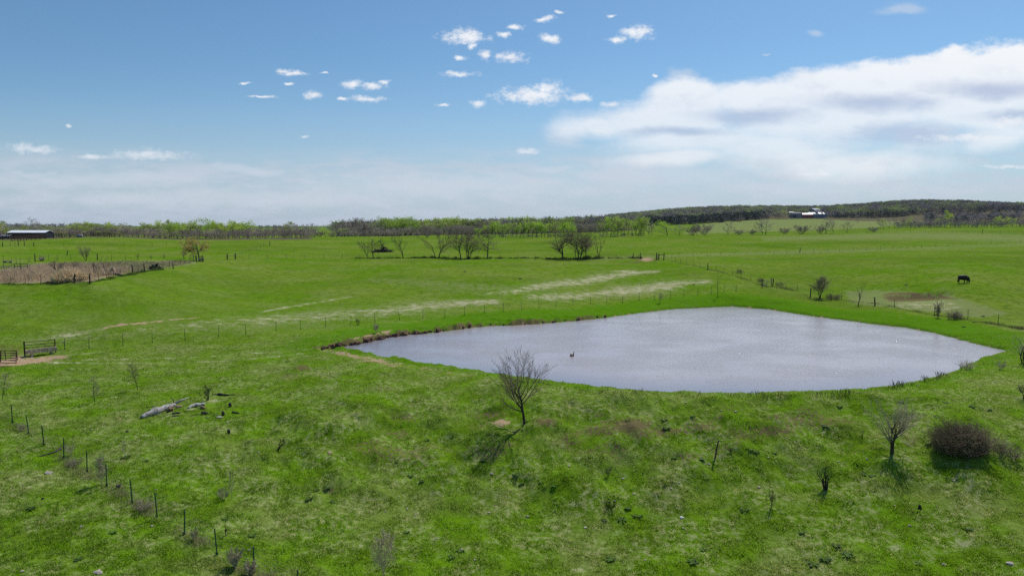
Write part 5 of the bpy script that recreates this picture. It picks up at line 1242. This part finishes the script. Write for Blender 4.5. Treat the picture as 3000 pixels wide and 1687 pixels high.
def goose():
    p = at(1676, 1044); d = pix_dir(1676, 1043); t = -CAMZ / d[2]; p = Vector((d[0] * t, d[1] * t, 0))
    o = empty('goose', p, math.radians(35)); o.scale = (.86, .86, .86); tag(o, 'goose with a black neck and pale breast swimming on the pond', 'goose')
    MB_ = mat('goose_brown', (.32, .24, .19), var=.4, scale=20); MK = mat('goose_black', (.012, .012, .016), rough=.5); MW = mat('goose_pale', (.60, .52, .47), var=.1)
    put('body', skin_body([(0,0,.08,.19,.17),(.14,0,.10,.16,.15),(.22,0,.14,.10,.10),(-.16,0,.11,.15,.13),(-.32,0,.15,.08,.05)], [(0,1),(1,2),(0,3),(3,4)], 'body', MB_), None, o)
    put('neck', skin_body([(.22,0,.16,.075,.075),(.25,0,.27,.055,.055),(.26,0,.39,.050,.050),(.29,0,.47,.062,.058),(.35,0,.47,.055,.045),(.42,0,.45,.022,.024)], [(0,1),(1,2),(2,3),(3,4),(4,5)], 'neck', MK), None, o)
    put('breast', skin_body([(.20,0,.09,.155,.14),(.26,0,.15,.095,.09)], [(0,1)], 'breast', MW), None, o)
    put('rump', skin_body([(-.22,0,.115,.075,.05),(-.30,0,.13,.05,.035)], [(0,1)], 'rump', MW), None, o)
    for s in (-1, 1): put('wing', skin_body([(.08,.13*s,.17,.07,.09),(-.10,.13*s,.19,.065,.09),(-.32,.06*s,.20,.03,.03)], [(0,1),(1,2)], 'wing', MB_), None, o)
goose()

# ------------------------------------------------------------------ left corral and sheds
M_ROOFW = mat('white_tin', (.36, .36, .36), rough=.4, var=.08, scale=.6)
M_DKWALL = mat('dark_shed_side', (.030, .034, .050), var=.3, scale=.6)
M_REDW = mat('red_barn_boards', (.30, .045, .055), var=.25, scale=.7)
M_BLUEW = mat('blue_grey_tin', (.13, .17, .23), var=.25, scale=.4)
M_GREYW = mat('grey_boards', (.22, .20, .22), var=.3, scale=.5)
M_NEARBLACK = mat('near_black', (.012, .012, .015))  # near-black for doors, wheels and the painted shade of shed bays

def shed(name, label, p, L, W, h, roof_h, wall, roof, over=.3, form='gable', rz=0.0, bays=0, door=None):
    """L across the view (x), W deep (y); gable ridge runs along x unless form says otherwise"""
    o = empty(name, p, rz); tag(o, label, 'barn' if 'barn' in name else 'shed'); x0, x1 = -L / 2, L / 2
    m = MB()
    if form in ('gable', 'lean'):
        yr = 0 if form == 'gable' else W / 2
        prof = [(-W / 2, -.5), (W / 2, -.5), (W / 2, h if form == 'gable' else h + roof_h)] + ([(0, h + roof_h)] if form == 'gable' else []) + [(-W / 2, h)]
    else: prof = [(-W / 2, -.5), (W / 2, -.5), (W / 2, h), (W * .30, h + roof_h * .66), (0, h + roof_h), (-W * .30, h + roof_h * .66), (-W / 2, h)]
    n = len(prof); m.v = [(x0, y, z) for y, z in prof] + [(x1, y, z) for y, z in prof]
    m.f = [tuple(range(n)), tuple(range(n, 2 * n))[::-1]] + [(i, (i + 1) % n, n + (i + 1) % n, n + i) for i in range(n)]
    put('wall', m.mesh('wall'), wall, o)
    up = [q for q in prof[2:]]; m = MB(); t = .12
    for (ya, za), (yb, zb) in zip(up, up[1:]):
        l = math.hypot(yb - ya, zb - za); ey, ez = (yb - ya) / l * .02, (zb - za) / l * .02; ny, nz = (zb - za) / l, -(yb - ya) / l
        if nz < 0: ny, nz = -ny, -nz
        m.quadbox([(x0 - over, ya - ey, za - ez + .02), (x1 + over, ya - ey, za - ez + .02), (x1 + over, yb + ey, zb + ez + .02), (x0 - over, yb + ey, zb + ez + .02),
                   (x0 - over, ya + ny * t, za + nz * t), (x1 + over, ya + ny * t, za + nz * t), (x1 + over, yb + ny * t, zb + nz * t), (x0 - over, yb + ny * t, zb + nz * t)])
    put('roof', m.mesh('roof'), roof, o)
    for i in range(bays):
        bw = L / bays; m = MB(); m.box(x0 + bw * (i + .12), x0 + bw * (i + .88), -W / 2 - .04, -W / 2 - .01, 0, h * .85); put('bay_shade_panel', m.mesh('bay_shade_panel'), M_NEARBLACK, o)  # near-black panel paints the bay's inner shade; the wall behind is closed
    if door: m = MB(); m.box(door[0], door[1], -W / 2 - .06, -W / 2 - .01, 0, door[2]); put('door', m.mesh('door'), M_NEARBLACK, o)
    return o
D = 283.0
p = atd(74, D); k = D / 2000; M_ROOFL = mat('bright_tin', (.85, .85, .85), rough=.4, var=.05, scale=.6); top = CAMZ + (660 - 678) / 2000 * D
p.z = CAMZ - (699 - 660) / 2000 * D; h = (699 - 682) * k
shed('cattle_shed', 'long low dark cattle shed with a white tin roof at the far left', p + Vector((0, 3, 0)), 108 * k, 6, h, 6.5 * k, M_DKWALL, M_ROOFL, form='gable', bays=6)
p = atd(4, D - 3); p.z = CAMZ - (697 - 660) / 2000 * D; shed('low_shed', 'low white roofed shed cut off by the left edge', p + Vector((0, 3, 0)), 28 * k, 5, 4 * k, 6 * k, M_GREYW, M_ROOFW, form='gable', door=(-1, 1, .5))
def trailer():
    p = atd(233, D - 8); p.z = CAMZ - (699 - 660) / 2000 * (D - 8); o = empty('stock_tank_trailer', p); tag(o, 'small white topped stock trailer beside the corral rails', 'trailer')
    m = MB(); m.box(-1.05, 1.05, -.6, .6, .55, .95); put('bed', m.mesh('bed'), M_GREYW, o)
    m = MB(); m.tube([(-.95, 0, 1.18), (.95, 0, 1.18)], .42, 12); put('tank', m.mesh('tank', True), M_ROOFW, o)
    for x in (-.6, .6):
        m = MB(); m.tube([(x, -.72, .33), (x, -.56, .33)], .33, 14); put('wheel', m.mesh('wheel'), M_NEARBLACK, o)
trailer()
def pole(label, px, D, top, base):
    p = atd(px, D); p.z = CAMZ - (base - 660) / 2000 * D; h = (base - top) * D / 2000; o = empty('utility_pole', p); tag(o, label, 'pole')
    m = MB(); m.tube([(0, 0, -.3), (0, 0, h)], [.16, .10], 8); put('shaft', m.mesh('shaft'), M_WOODP, o); m = MB(); m.box(-.5, .5, -.14, -.10, h * .93, h * .97); put('crossarm', m.mesh('crossarm'), M_WOODP, o)
pole('slim dark pole at the left end of the cattle shed', 17, 281, 664, 697)
def corral(label, pts, h, rails, seed):
    """pipe rail corral: feet given as (px, distance, row)"""
    P = []
    for px, Dd, row in pts: q = atd(px, Dd); P.append(q)
    o = empty('pipe_corral', P[0]); tag(o, label, 'corral')
    L = [0.0]
    for a, b in zip(P, P[1:]): L.append(L[-1] + (b - a).length)
    def S_(s):
        for i in range(len(P) - 1):
            if s <= L[i + 1] + 1e-6: return P[i].lerp(P[i + 1], (s - L[i]) / (L[i + 1] - L[i]))
        return P[-1]
    n = int(L[-1] / 2.4); pts_ = [S_(L[-1] * i / n) for i in range(n + 1)]
    for i in range(n + 1):
        if i == 0: me = MB(); me.tube([(0, 0, -.1), (0, 0, h * 1.12)], .10, 6); me = me.mesh('post'); me.materials.append(M_PIPE); C0 = me
        put('post', C0, None, o, pts_[i] - P[0])
    for r in range(rails):
        m = MB(); z = h * (.2 + .8 * r / (rails - 1)); m.tube([tuple(q - P[0] + Vector((0, 0, z))) for q in pts_], .075, 5); put('rail', m.mesh('rail'), M_PIPE, o)
corral('rusty pipe corral rails in front of the long cattle shed', [(-20, 255, 0), (60, 262, 0), (130, 268, 0)], 1.7, 5, 1)
corral('second line of pipe rails just behind, under the shed roof', [(0, 272, 0), (70, 276, 0), (132, 274, 0)], 1.8, 5, 2)
corral('pipe corral run between the cattle shed and the stock trailer', [(130, 268, 0), (180, 272, 0), (225, 276, 0)], 1.7, 4, 3)
corral('pipe corral run right of the stock trailer up to the crest', [(243, 282, 0), (290, 283, 0), (335, 281, 0)], 1.7, 5, 4)
corral('slanting pipe rails of the corral lane below the shed', [(30, 240, 0), (75, 252, 0), (128, 262, 0)], 1.5, 3, 5)

# ------------------------------------------------------------------ farmstead under the wooded hill
def farm(px, D, row): q = atd(px, D); return q
D = 1090.0; k = D / 2000
def fb(px0, px1, ytop, ybase, **kw):
    pass
def fz(row, D): return CAMZ - (row - 3 - 660) / 2000 * D
def farm_shed(name, label, x0, x1, roof_top, eave, base, W, wall, roof, D=1090., **kw):
    k = D / 2000; p = atd((x0 + x1) / 2, D + W / 2); p.z = min(p.z, fz(base, D)) ; zb = p.z
    return shed(name, label, p, (x1 - x0) * k, W, fz(eave, D) - zb, fz(roof_top, D) - fz(eave, D), wall, roof, over=.4, **kw)
farm_shed('red_barn', 'long low red barn with a bright tin roof at the distant farm', 2345, 2376, 627.5, 632, 639.5, 12, M_REDW, M_ROOFW)
farm_shed('open_shed', 'grey boarded shed joined to the left of the red barn', 2318, 2344.5, 625, 628.5, 639.5, 12, M_GREYW, M_GREYW, form='lean', door=(-7, -2, 4))
o = farm_shed('gambrel_barn', 'dark blue barn with a white gambrel roof above the other farm roofs', 2371, 2397, 614, 624, 634, 18, M_BLUEW, M_ROOFW, form='gambrel', D=1150., rz=math.radians(28), door=(-3, 3, 5))
farm_shed('low_barn', 'low pale roofed barn in front of the gambrel barn', 2362, 2384, 625.5, 629.5, 637, 12, M_BLUEW, M_ROOFW, D=1120.)
farm_shed('grain_shed', 'pointed white roofed shed right of the gambrel barn', 2394, 2410, 625.5, 630, 637, 12, M_BLUEW, M_ROOFW, D=1110.)
farm_shed('long_barn', 'long blue grey low barn at the right end of the farm', 2377, 2418, 630, 631.5, 638, 10, M_BLUEW, M_BLUEW, D=1100., form='lean')
farm_shed('machine_shed', 'small white roofed shed at the left end of the farm', 2310, 2328, 624, 627, 636, 9, M_GREYW, M_ROOFW, D=1120., bays=2)
farm_shed('back_barn', 'long grey roofed barn behind the farmyard', 2318, 2350, 620.5, 625, 634, 12, M_GREYW, M_GREYW, D=1160.)

# ------------------------------------------------------------------ individual trees farther off
def far_lib():
    L = {}
    def var(kind, form, H, W, seeds, mc, leaf=None, **kw):
        L[kind] = []
        for s in seeds:
            t, c, lf = plant_meshes(form, H, W, s, leaf=leaf, kl=4, kt=3, **kw)
            t.materials.append(M_BARK if 'trunkm' not in kw else M_BARK); c.materials.append(mc)
            if lf: lf.materials.append(leaf)
            L[kind].append((t, c, lf))
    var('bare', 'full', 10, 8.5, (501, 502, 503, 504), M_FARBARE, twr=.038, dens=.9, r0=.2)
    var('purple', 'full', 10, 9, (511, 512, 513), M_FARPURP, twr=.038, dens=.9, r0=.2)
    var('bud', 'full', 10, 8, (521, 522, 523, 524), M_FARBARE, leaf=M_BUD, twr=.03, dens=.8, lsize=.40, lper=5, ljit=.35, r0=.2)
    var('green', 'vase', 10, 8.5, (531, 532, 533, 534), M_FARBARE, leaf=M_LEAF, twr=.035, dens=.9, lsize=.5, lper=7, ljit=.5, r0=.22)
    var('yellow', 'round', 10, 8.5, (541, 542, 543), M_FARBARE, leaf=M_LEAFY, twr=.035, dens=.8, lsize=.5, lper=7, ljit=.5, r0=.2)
    var('brush', 'full', 5, 6, (551, 552, 553), M_BRUSH, twr=.03, dens=.62, stems=9, spread=.9, r0=.06)
    return L
LIB = far_lib()
def far_tree(kind, i, p, H, W, label, group, name=None, cat='tree'):
    t, c, lf = LIB[kind][i % len(LIB[kind])]; base = 5 if kind == 'brush' else 10; bw = 6 if kind == 'brush' else (7 if kind == 'bud' else 8)
    o = empty(name or {'bare': 'bare_tree', 'purple': 'bare_tree', 'bud': 'budding_tree', 'green': 'leafy_tree', 'yellow': 'leafy_tree', 'brush': 'brush_clump'}[kind], p - Vector((0, 0, .2)), i * 2.4)
    o.scale = (W / bw * 1.1, W / bw * 1.1, H / base); tag(o, label, cat, group)
    put('trunk', t, None, o); cr = put('crown', c, None, o)
    if lf: put('leaves', lf, None, cr)
    return o
KW = {'bare': 'bare grey brown', 'purple': 'bare purplish brown', 'bud': 'pale budding', 'green': 'fresh green leafy', 'yellow': 'yellow green leafy', 'brush': 'low brushy'}
def interp(env, x):
    xs = [e[0] for e in env]; ys = [e[1] for e in env]; return float(np.interp(x, xs, ys))
rt = random.Random(99)
def tree_row(px0, px1, step, D, Dj, env, kinds, where, group, wf=.8, jit=3.0, low=0.0):
    x = px0; i = rt.randrange(100)
    while x < px1:
        Dd = D(x) + rt.uniform(-Dj, Dj) if callable(D) else D + rt.uniform(-Dj, Dj)
        p = atd(x, Dd); topz = CAMZ + (660 - (interp(env, x) + rt.uniform(-jit * .3, jit))) / 2000 * Dd; H = max(3.0, topz - p.z) * rt.uniform(.92, 1.10)
        ks = kinds(x); kd = rt.choices([a for a, _ in ks], [b for _, b in ks])[0]
        if kd == 'brush': H = min(H, 4.5)
        far_tree(kd, i, p, H, H * wf * rt.uniform(.8, 1.15), f'{KW[kd]} tree {where}' if kd != 'brush' else f'low brushy thicket tree {where}', f'{KW[kd]} trees {group}')
        i += 1; x += step * rt.uniform(.7, 1.35)
ENV_L = [(-80,650),(0,648),(20,652),(45,657),(60,662),(130,661),(190,656),(215,658),(255,647),(285,652),(310,649),(345,652),(360,659),(400,656),(440,657),(470,648),(500,650),(540,653),(549,662),(556,652),(590,645),(620,647),(645,652),(655,648),(690,648),(715,652),(728,662),(760,666),(800,662),(830,657),(870,655),(885,651),(920,652),(930,664)]
def kinds_l(x):
    if x < 30: return [('bud', 3), ('bare', 3), ('yellow', 2)]
    if x < 210: return [('bare', 4), ('bud', 4)]
    if x < 340: return [('bud', 5), ('yellow', 2.5), ('bare', 2)]
    if x < 465: return [('bud', 5), ('bare', 3), ('yellow', 1)]
    if x < 545: return [('green', 3), ('yellow', 2), ('bud', 3)]
    if x < 730: return [('green', 6), ('yellow', 3), ('bud', 1)]
    if x < 800: return [('purple', 4), ('bare', 3), ('bud', 1)]
    return [('purple', 4), ('bare', 3), ('bud', 1.6)]
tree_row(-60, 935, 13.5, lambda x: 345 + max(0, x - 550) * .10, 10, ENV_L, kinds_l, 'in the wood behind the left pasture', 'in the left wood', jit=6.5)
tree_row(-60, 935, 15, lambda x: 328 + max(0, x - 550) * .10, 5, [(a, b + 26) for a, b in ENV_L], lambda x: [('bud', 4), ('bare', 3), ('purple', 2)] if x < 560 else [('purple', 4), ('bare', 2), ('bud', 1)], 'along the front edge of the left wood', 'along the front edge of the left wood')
ENV_C = [(985,662),(1000,645),(1020,640),(1040,636),(1060,637),(1075,641),(1100,642),(1130,639),(1150,640),(1160,633),(1175,641),(1200,640),(1260,641),(1310,636),(1340,640),(1400,641),(1440,639),(1500,641),(1545,634),(1560,640),(1600,634),(1640,635),(1670,642),(1700,638),(1740,636),(1770,628),(1800,634),(1820,640)]
def kinds_c(x):
    if x < 1090: return [('purple', 4), ('bare', 3)]
    if x < 1190: return [('green', 4), ('bare', 2), ('bud', 2)]
    if x < 1560: return [('green', 4), ('yellow', 3), ('bud', 3), ('purple', 2)]
    if x < 1660: return [('purple', 4), ('bare', 2), ('bud', 1)]
    return [('bud', 3), ('purple', 4), ('bare', 2)]
tree_row(990, 1830, 13.5, lambda x: 455 + (x - 990) * .16, 14, ENV_C, kinds_c, 'in the wood behind the middle field', 'in the middle wood', jit=5)
tree_row(1000, 1170, 10, 385, 12, [(1000,672),(1170,668)], lambda x: [('purple', 3), ('bare', 3)], 'at the near corner of the middle wood', 'at the corner of the middle wood')
ENV_M = [(1395,668),(1420,655),(1435,649),(1480,656),(1500,654),(1520,650),(1550,647),(1570,650),(1600,657),(1620,650),(1640,648),(1660,655),(1690,656)]
tree_row(1400, 1690, 12.5, lambda x: 352, 5, ENV_M, lambda x: [('green', 5), ('yellow', 2), ('bud', 2)], 'in the green row behind the middle field', 'in the green row', wf=.62)
ENV_N = [(1755,664),(1765,652),(1785,643),(1800,645),(1815,642),(1830,640),(1845,640),(1870,636),(1885,636),(1895,660)]
tree_row(1757, 1890, 9.5, 338, 4, ENV_N, lambda x: [('green', 5), ('bud', 3)], 'in the green clump right of the bare pair', 'in the green clump', wf=.5)
tree_row(1225, 1400, 30, 345, 10, [(1225,672),(1400,668)], lambda x: [('bare', 3), ('brush', 2)], 'at the back edge of the middle field', 'at the back edge of the middle field')
ENV_H = [(2570,640),(2590,640),(2620,637),(2650,638),(2680,632),(2700,645),(2720,640),(2745,632),(2765,620),(2780,622),(2800,634),(2830,640),(2860,632),(2900,634),(2930,632),(2960,640),(3040,636)]
tree_row(2578, 3060, 14, lambda x: 420 - (x - 2578) * .0, 5, ENV_H, lambda x: [('yellow', 4)] if 2755 < x < 2785 or 2925 < x < 2955 else [('bare', 4), ('bud', 3), ('purple', 2)], 'in the hedge row on the right skyline field', 'in the right hedge row', wf=.55)
def one(kind, px, D, top, w, label, i=0, base=None, name=None, cat='tree'):
    p = atd(px, D)
    if base: p = at(px, base); D = p.y
    H = CAMZ + (660 - top) / 2000 * D - p.z; return far_tree(kind, i, p, H, w * D / 2000, label, None, name, cat)
for i_, (a_, t_, w_) in enumerate(((936,671,26),(952,675,22),(972,678,20),(985,668,26))):
    one('bud' if i_ % 2 else 'brush', a_, 372, t_, w_, ('low brushy clump at the left of the gap between the woods','small budding tree in the gap between the woods','low brushy clump at the right of the gap between the woods','budding tree at the right side of the gap between the woods')[i_], i_)
one('green', 1955, 336, 646, 38, 'round bright green tree standing alone at the field edge', 1)
one('bare', 1901, 338, 645, 22, 'bare two stemmed tree right of the green clump', 2); one('bare', 1908, 338, 652, 20, 'bare leaning tree just right of the two stemmed one', 3)
one('bare', 1992, 340, 655, 30, 'thin bare leaning tree left of the dark thickets', 1)
one('brush', 2030, 342, 655, 42, 'left of two dark round thickets at the field edge', 0, name='thicket', cat='thicket'); one('brush', 2064, 342, 652, 40, 'right of two dark round thickets at the field edge', 1, name='thicket', cat='thicket')
one('purple', 2042, 344, 650, 18, 'bare tree rising between the two dark thickets', 0)
one('bare', 2133, 345, 647, 28, 'bare tree alone before the pale slope, left of the tall pair', 2)
one('brush', 2165, 345, 670, 30, 'low scrub left of the tall bare pair', 2, name='scrub_clump', cat='scrub'); one('brush', 2205, 345, 668, 24, 'small scrub clump beside the tall bare pair', 0, name='scrub_clump', cat='scrub')
one('bare', 2235, 345, 634, 24, 'left tree of the tall bare pair below the farm', 0); one('bare', 2245, 345, 636, 40, 'right tree of the tall bare pair below the farm', 1)
one('brush', 2300, 345, 664, 26, 'dark scrub right of the tall bare pair', 1, name='scrub_clump', cat='scrub'); one('brush', 2349, 345, 656, 40, 'reddish scrub clump below the red barn', 2, name='scrub_clump', cat='scrub')
one('bare', 2420, 345, 636, 36, 'bare tree with rising limbs below the farm, left of its leaning neighbour', 3); one('bare', 2443, 345, 640, 24, 'bare tree leaning right beside the one with rising limbs', 0)
one('brush', 2405, 345, 655, 26, 'scrub at the foot of the tree with rising limbs', 0, name='scrub_clump', cat='scrub')
one('bare', 2483, 345, 645, 26, 'small bare v shaped tree right of the farm', 1); one('brush', 2560, 350, 662, 26, 'olive scrub at the left end of the right hedge row', 1, name='scrub_clump', cat='scrub')
one('bare', 84, 372, 634, 50, 'tall bare tree rising above the cattle shed roof', 1)
one('bud', 2279, 1060, 615, 26, 'pale budding tree in front of the hill wood, left of the farm', 1); one('bare', 2249, 1040, 616, 22, 'brown bare tree left of the pale budding one by the farm', 0); one('bare', 2295, 1075, 620, 16, 'brown tree between the pale budding one and the farm', 2)
one('bud', 2360, 1150, 613, 18, 'green budding tree between the farm roofs', 2); one('yellow', 2386, 1180, 607, 16, 'yellowish tree behind the gambrel barn', 0)
one('brush', 2168, 1000, 633, 24, 'round brown bush on the pale slope below the hill wood', 0, name='brown_bush', cat='bush'); one('bare', 2513, 900, 626, 14, 'lone brown tree on the pale slope right of the farm', 1)
one('yellow', 8, 310, 668, 36, 'yellow green tree behind the low white shed at the left edge', 1)

# ------------------------------------------------------------------ woods that read as one mass
def tri_tree(rng, H, W, kind):
    """a light tree for massed woods: trunk, limbs, twig haze or leaf clumps"""
    limbs, twigs, tips = make_plant('round' if kind != 'cedar' else 'tier', H, W, rng.randrange(9999), twr=.08, dens=.8, r0=.2, lev=2)
    V, F = prisms(limbs + twigs, 3)
    return V, F, leaves_np(tips + [t[1] for t in twigs[::2]], .9 if kind != 'bare' else .6, 3 if kind != 'bare' else 2, .5, rng.randrange(999))
rw = random.Random(41)
PROTO = {}
for kind in ('bare', 'leaf', 'cedar'):
    PROTO[kind] = [tri_tree(rw, 10, 8 if kind != 'cedar' else 5.5, kind) for _ in range(3)]
M_WOODH = mat('hill_wood_twigs', (.34, .28, .275), var=.3, scale=.02); M_HBARE = mat('hill_wood_haze', (.34, .28, .275), var=.35, scale=.03); M_HLEAF = mat('hill_leaf', (.30, .34, .12), var=.3, scale=.03, transl=.3); M_HGR = mat('wood_leaf', (.36, .47, .08), var=.3, scale=.03, transl=.35)
M_UNDER = mat('underbrush_stems', (.40, .325, .285), var=.3, scale=.08, transl=.25)
def wood(name, label, spots, kindf, Hf, seed, leafm=None, cat='wood', under=False):
    rng = random.Random(seed); B = {0: [], 1: [], 2: [], 3: []}
    for (x, y) in spots:
        kd = kindf(x, y, rng); V, F, (LV, LF) = PROTO[kd][rng.randrange(3)]; H = Hf(x, y) * rng.uniform(.78, 1.15); s = H / 10; sx = s * rng.uniform(.9, 1.4); a = rng.uniform(0, 6.28); c, sn = math.cos(a), math.sin(a)
        z = float(ground_z(np.array([x]), np.array([y]))[0]) - .3
        def T(Q): return np.stack([(Q[:, 0] * c - Q[:, 1] * sn) * sx + x, (Q[:, 0] * sn + Q[:, 1] * c) * sx + y, Q[:, 2] * s + z], 1)
        B[0].append((T(V), F)); B[{'bare': 1, 'leaf': 2, 'cedar': 3}[kd]].append((T(LV), LF))
    vf = []; mi = []
    for i in range(4):
        if B[i]:
            v, f = join_np(*B[i]); vf.append((v, f)); mi += [i] * len(f)
    V, F = join_np(*vf); me = mesh_np(name, V, F)
    for m in ((M_UNDER, M_UNDER) if under else (M_WOODH, M_HBARE)) + (leafm or M_HLEAF, M_CEDAR): me.materials.append(m)
    me.polygons.foreach_set('material_index', np.array(mi, np.int32))
    o = put(name, me); tag(o, label, cat, kind='stuff'); return o
def fan(n, px0, px1, D0, D1, seed, cond=None):
    rng = random.Random(seed); out = []
    while len(out) < n:
        px = rng.uniform(px0, px1); D = rng.uniform(D0(px) if callable(D0) else D0, D1(px) if callable(D1) else D1)
        if cond is None or cond(px, D): out.append(((px - 1500) / 2000 * D, D))
    return out
def kh(x, y, r):
    n = float(fbm(np.array([x / 60]), np.array([y / 60]), 2, 7)[0]); return 'leaf' if r.random() < .12 + 1.5 * max(0, n) else 'bare'
wood('hill_wood', 'bare brown wood with yellow green patches covering the right hill', fan(3200, 2440, 3150, 1110, 1680, 1), kh, lambda x, y: 13, 2)
wood('hill_wood', 'bare wood on the lower shoulder of hill left of the farm', fan(1900, 1780, 2480, lambda p: 985 + (p - 1780) * .25, 1620, 3), kh, lambda x, y: 12, 4)
wood('cedar_belt', 'dark evergreen belt along the foot of the wooded hill', fan(330, 1890, 2250, lambda p: 900 + (p - 1890) * .45, lambda p: 960 + (p - 1890) * .5, 5), lambda x, y, r: 'cedar' if r.random() < .8 else 'bare', lambda x, y: 11, 6)
wood('cedar_belt', 'dark scrubby belt behind the farm and along the right slope', fan(330, 2400, 3100, 1105, 1160, 7), lambda x, y, r: 'cedar' if r.random() < .4 else 'bare', lambda x, y: 9, 8)
wood('back_wood', 'grey wood closing the gap behind the middle tree line', fan(800, 985, 1850, 500, 640, 9), lambda x, y, r: 'leaf' if r.random() < .35 else 'bare', lambda x, y: 11, 10, M_HGR)
wood('underbrush', 'dense bare underbrush filling the foot of the left wood', fan(520, -80, 925, 322, 400, 11), lambda x, y, r: 'bare', lambda x, y: 4.5, 12, under=True)
wood('underbrush', 'bare underbrush at the foot of the middle wood', fan(450, 1000, 1800, 440, 520, 13), lambda x, y, r: 'bare', lambda x, y: 6, 14, under=True)
wood('underbrush', 'dark scrub under the green row and clump', fan(90, 1400, 1700, 347, 352, 15) + fan(40, 1757, 1885, 334, 338, 17), lambda x, y, r: 'bare', lambda x, y: 1.6, 16)
wood('underbrush', 'brown scrub filling the foot of the right hedge row', fan(150, 2620, 3060, 415, 440, 18), lambda x, y, r: 'bare', lambda x, y: 4.0, 19)
wood('far_wood', 'dim wooded ridge on the horizon beyond the left wood', fan(260, -60, 900, 1300, 1700, 20), lambda x, y, r: 'bare', lambda x, y: 13 if x / y < -.6 else 10, 21)
wood('mid_wood', 'bare wood crossing the slope behind the right hedge row', fan(260, 2700, 3100, 950, 1050, 22), lambda x, y, r: 'cedar' if r.random() < .15 else 'bare', lambda x, y: 9, 23)

# ------------------------------------------------------------------ air
def haze():
    m = MB(); m.box(-7000, 7000, -2500, 8500, -8, 118); me = m.mesh('haze')
    mt = bpy.data.materials.new('air'); mt.use_nodes = True; nt = mt.node_tree; nt.nodes.clear()
    v = nt.nodes.new('ShaderNodeVolumePrincipled'); v.inputs['Color'].default_value = (.75, .86, 1, 1); v.inputs['Density'].default_value = .000030; v.inputs['Anisotropy'].default_value = .3
    o = nt.nodes.new('ShaderNodeOutputMaterial'); nt.links.new(v.outputs[0], o.inputs['Volume'])
    mt.cycles.homogeneous_volume = True if hasattr(mt.cycles, 'homogeneous_volume') else None
    ob = put('haze', me, mt); tag(ob, 'thin pale blue air veiling the distant hills', 'haze', kind='stuff')
USE_HAZE = True
if USE_HAZE: haze()
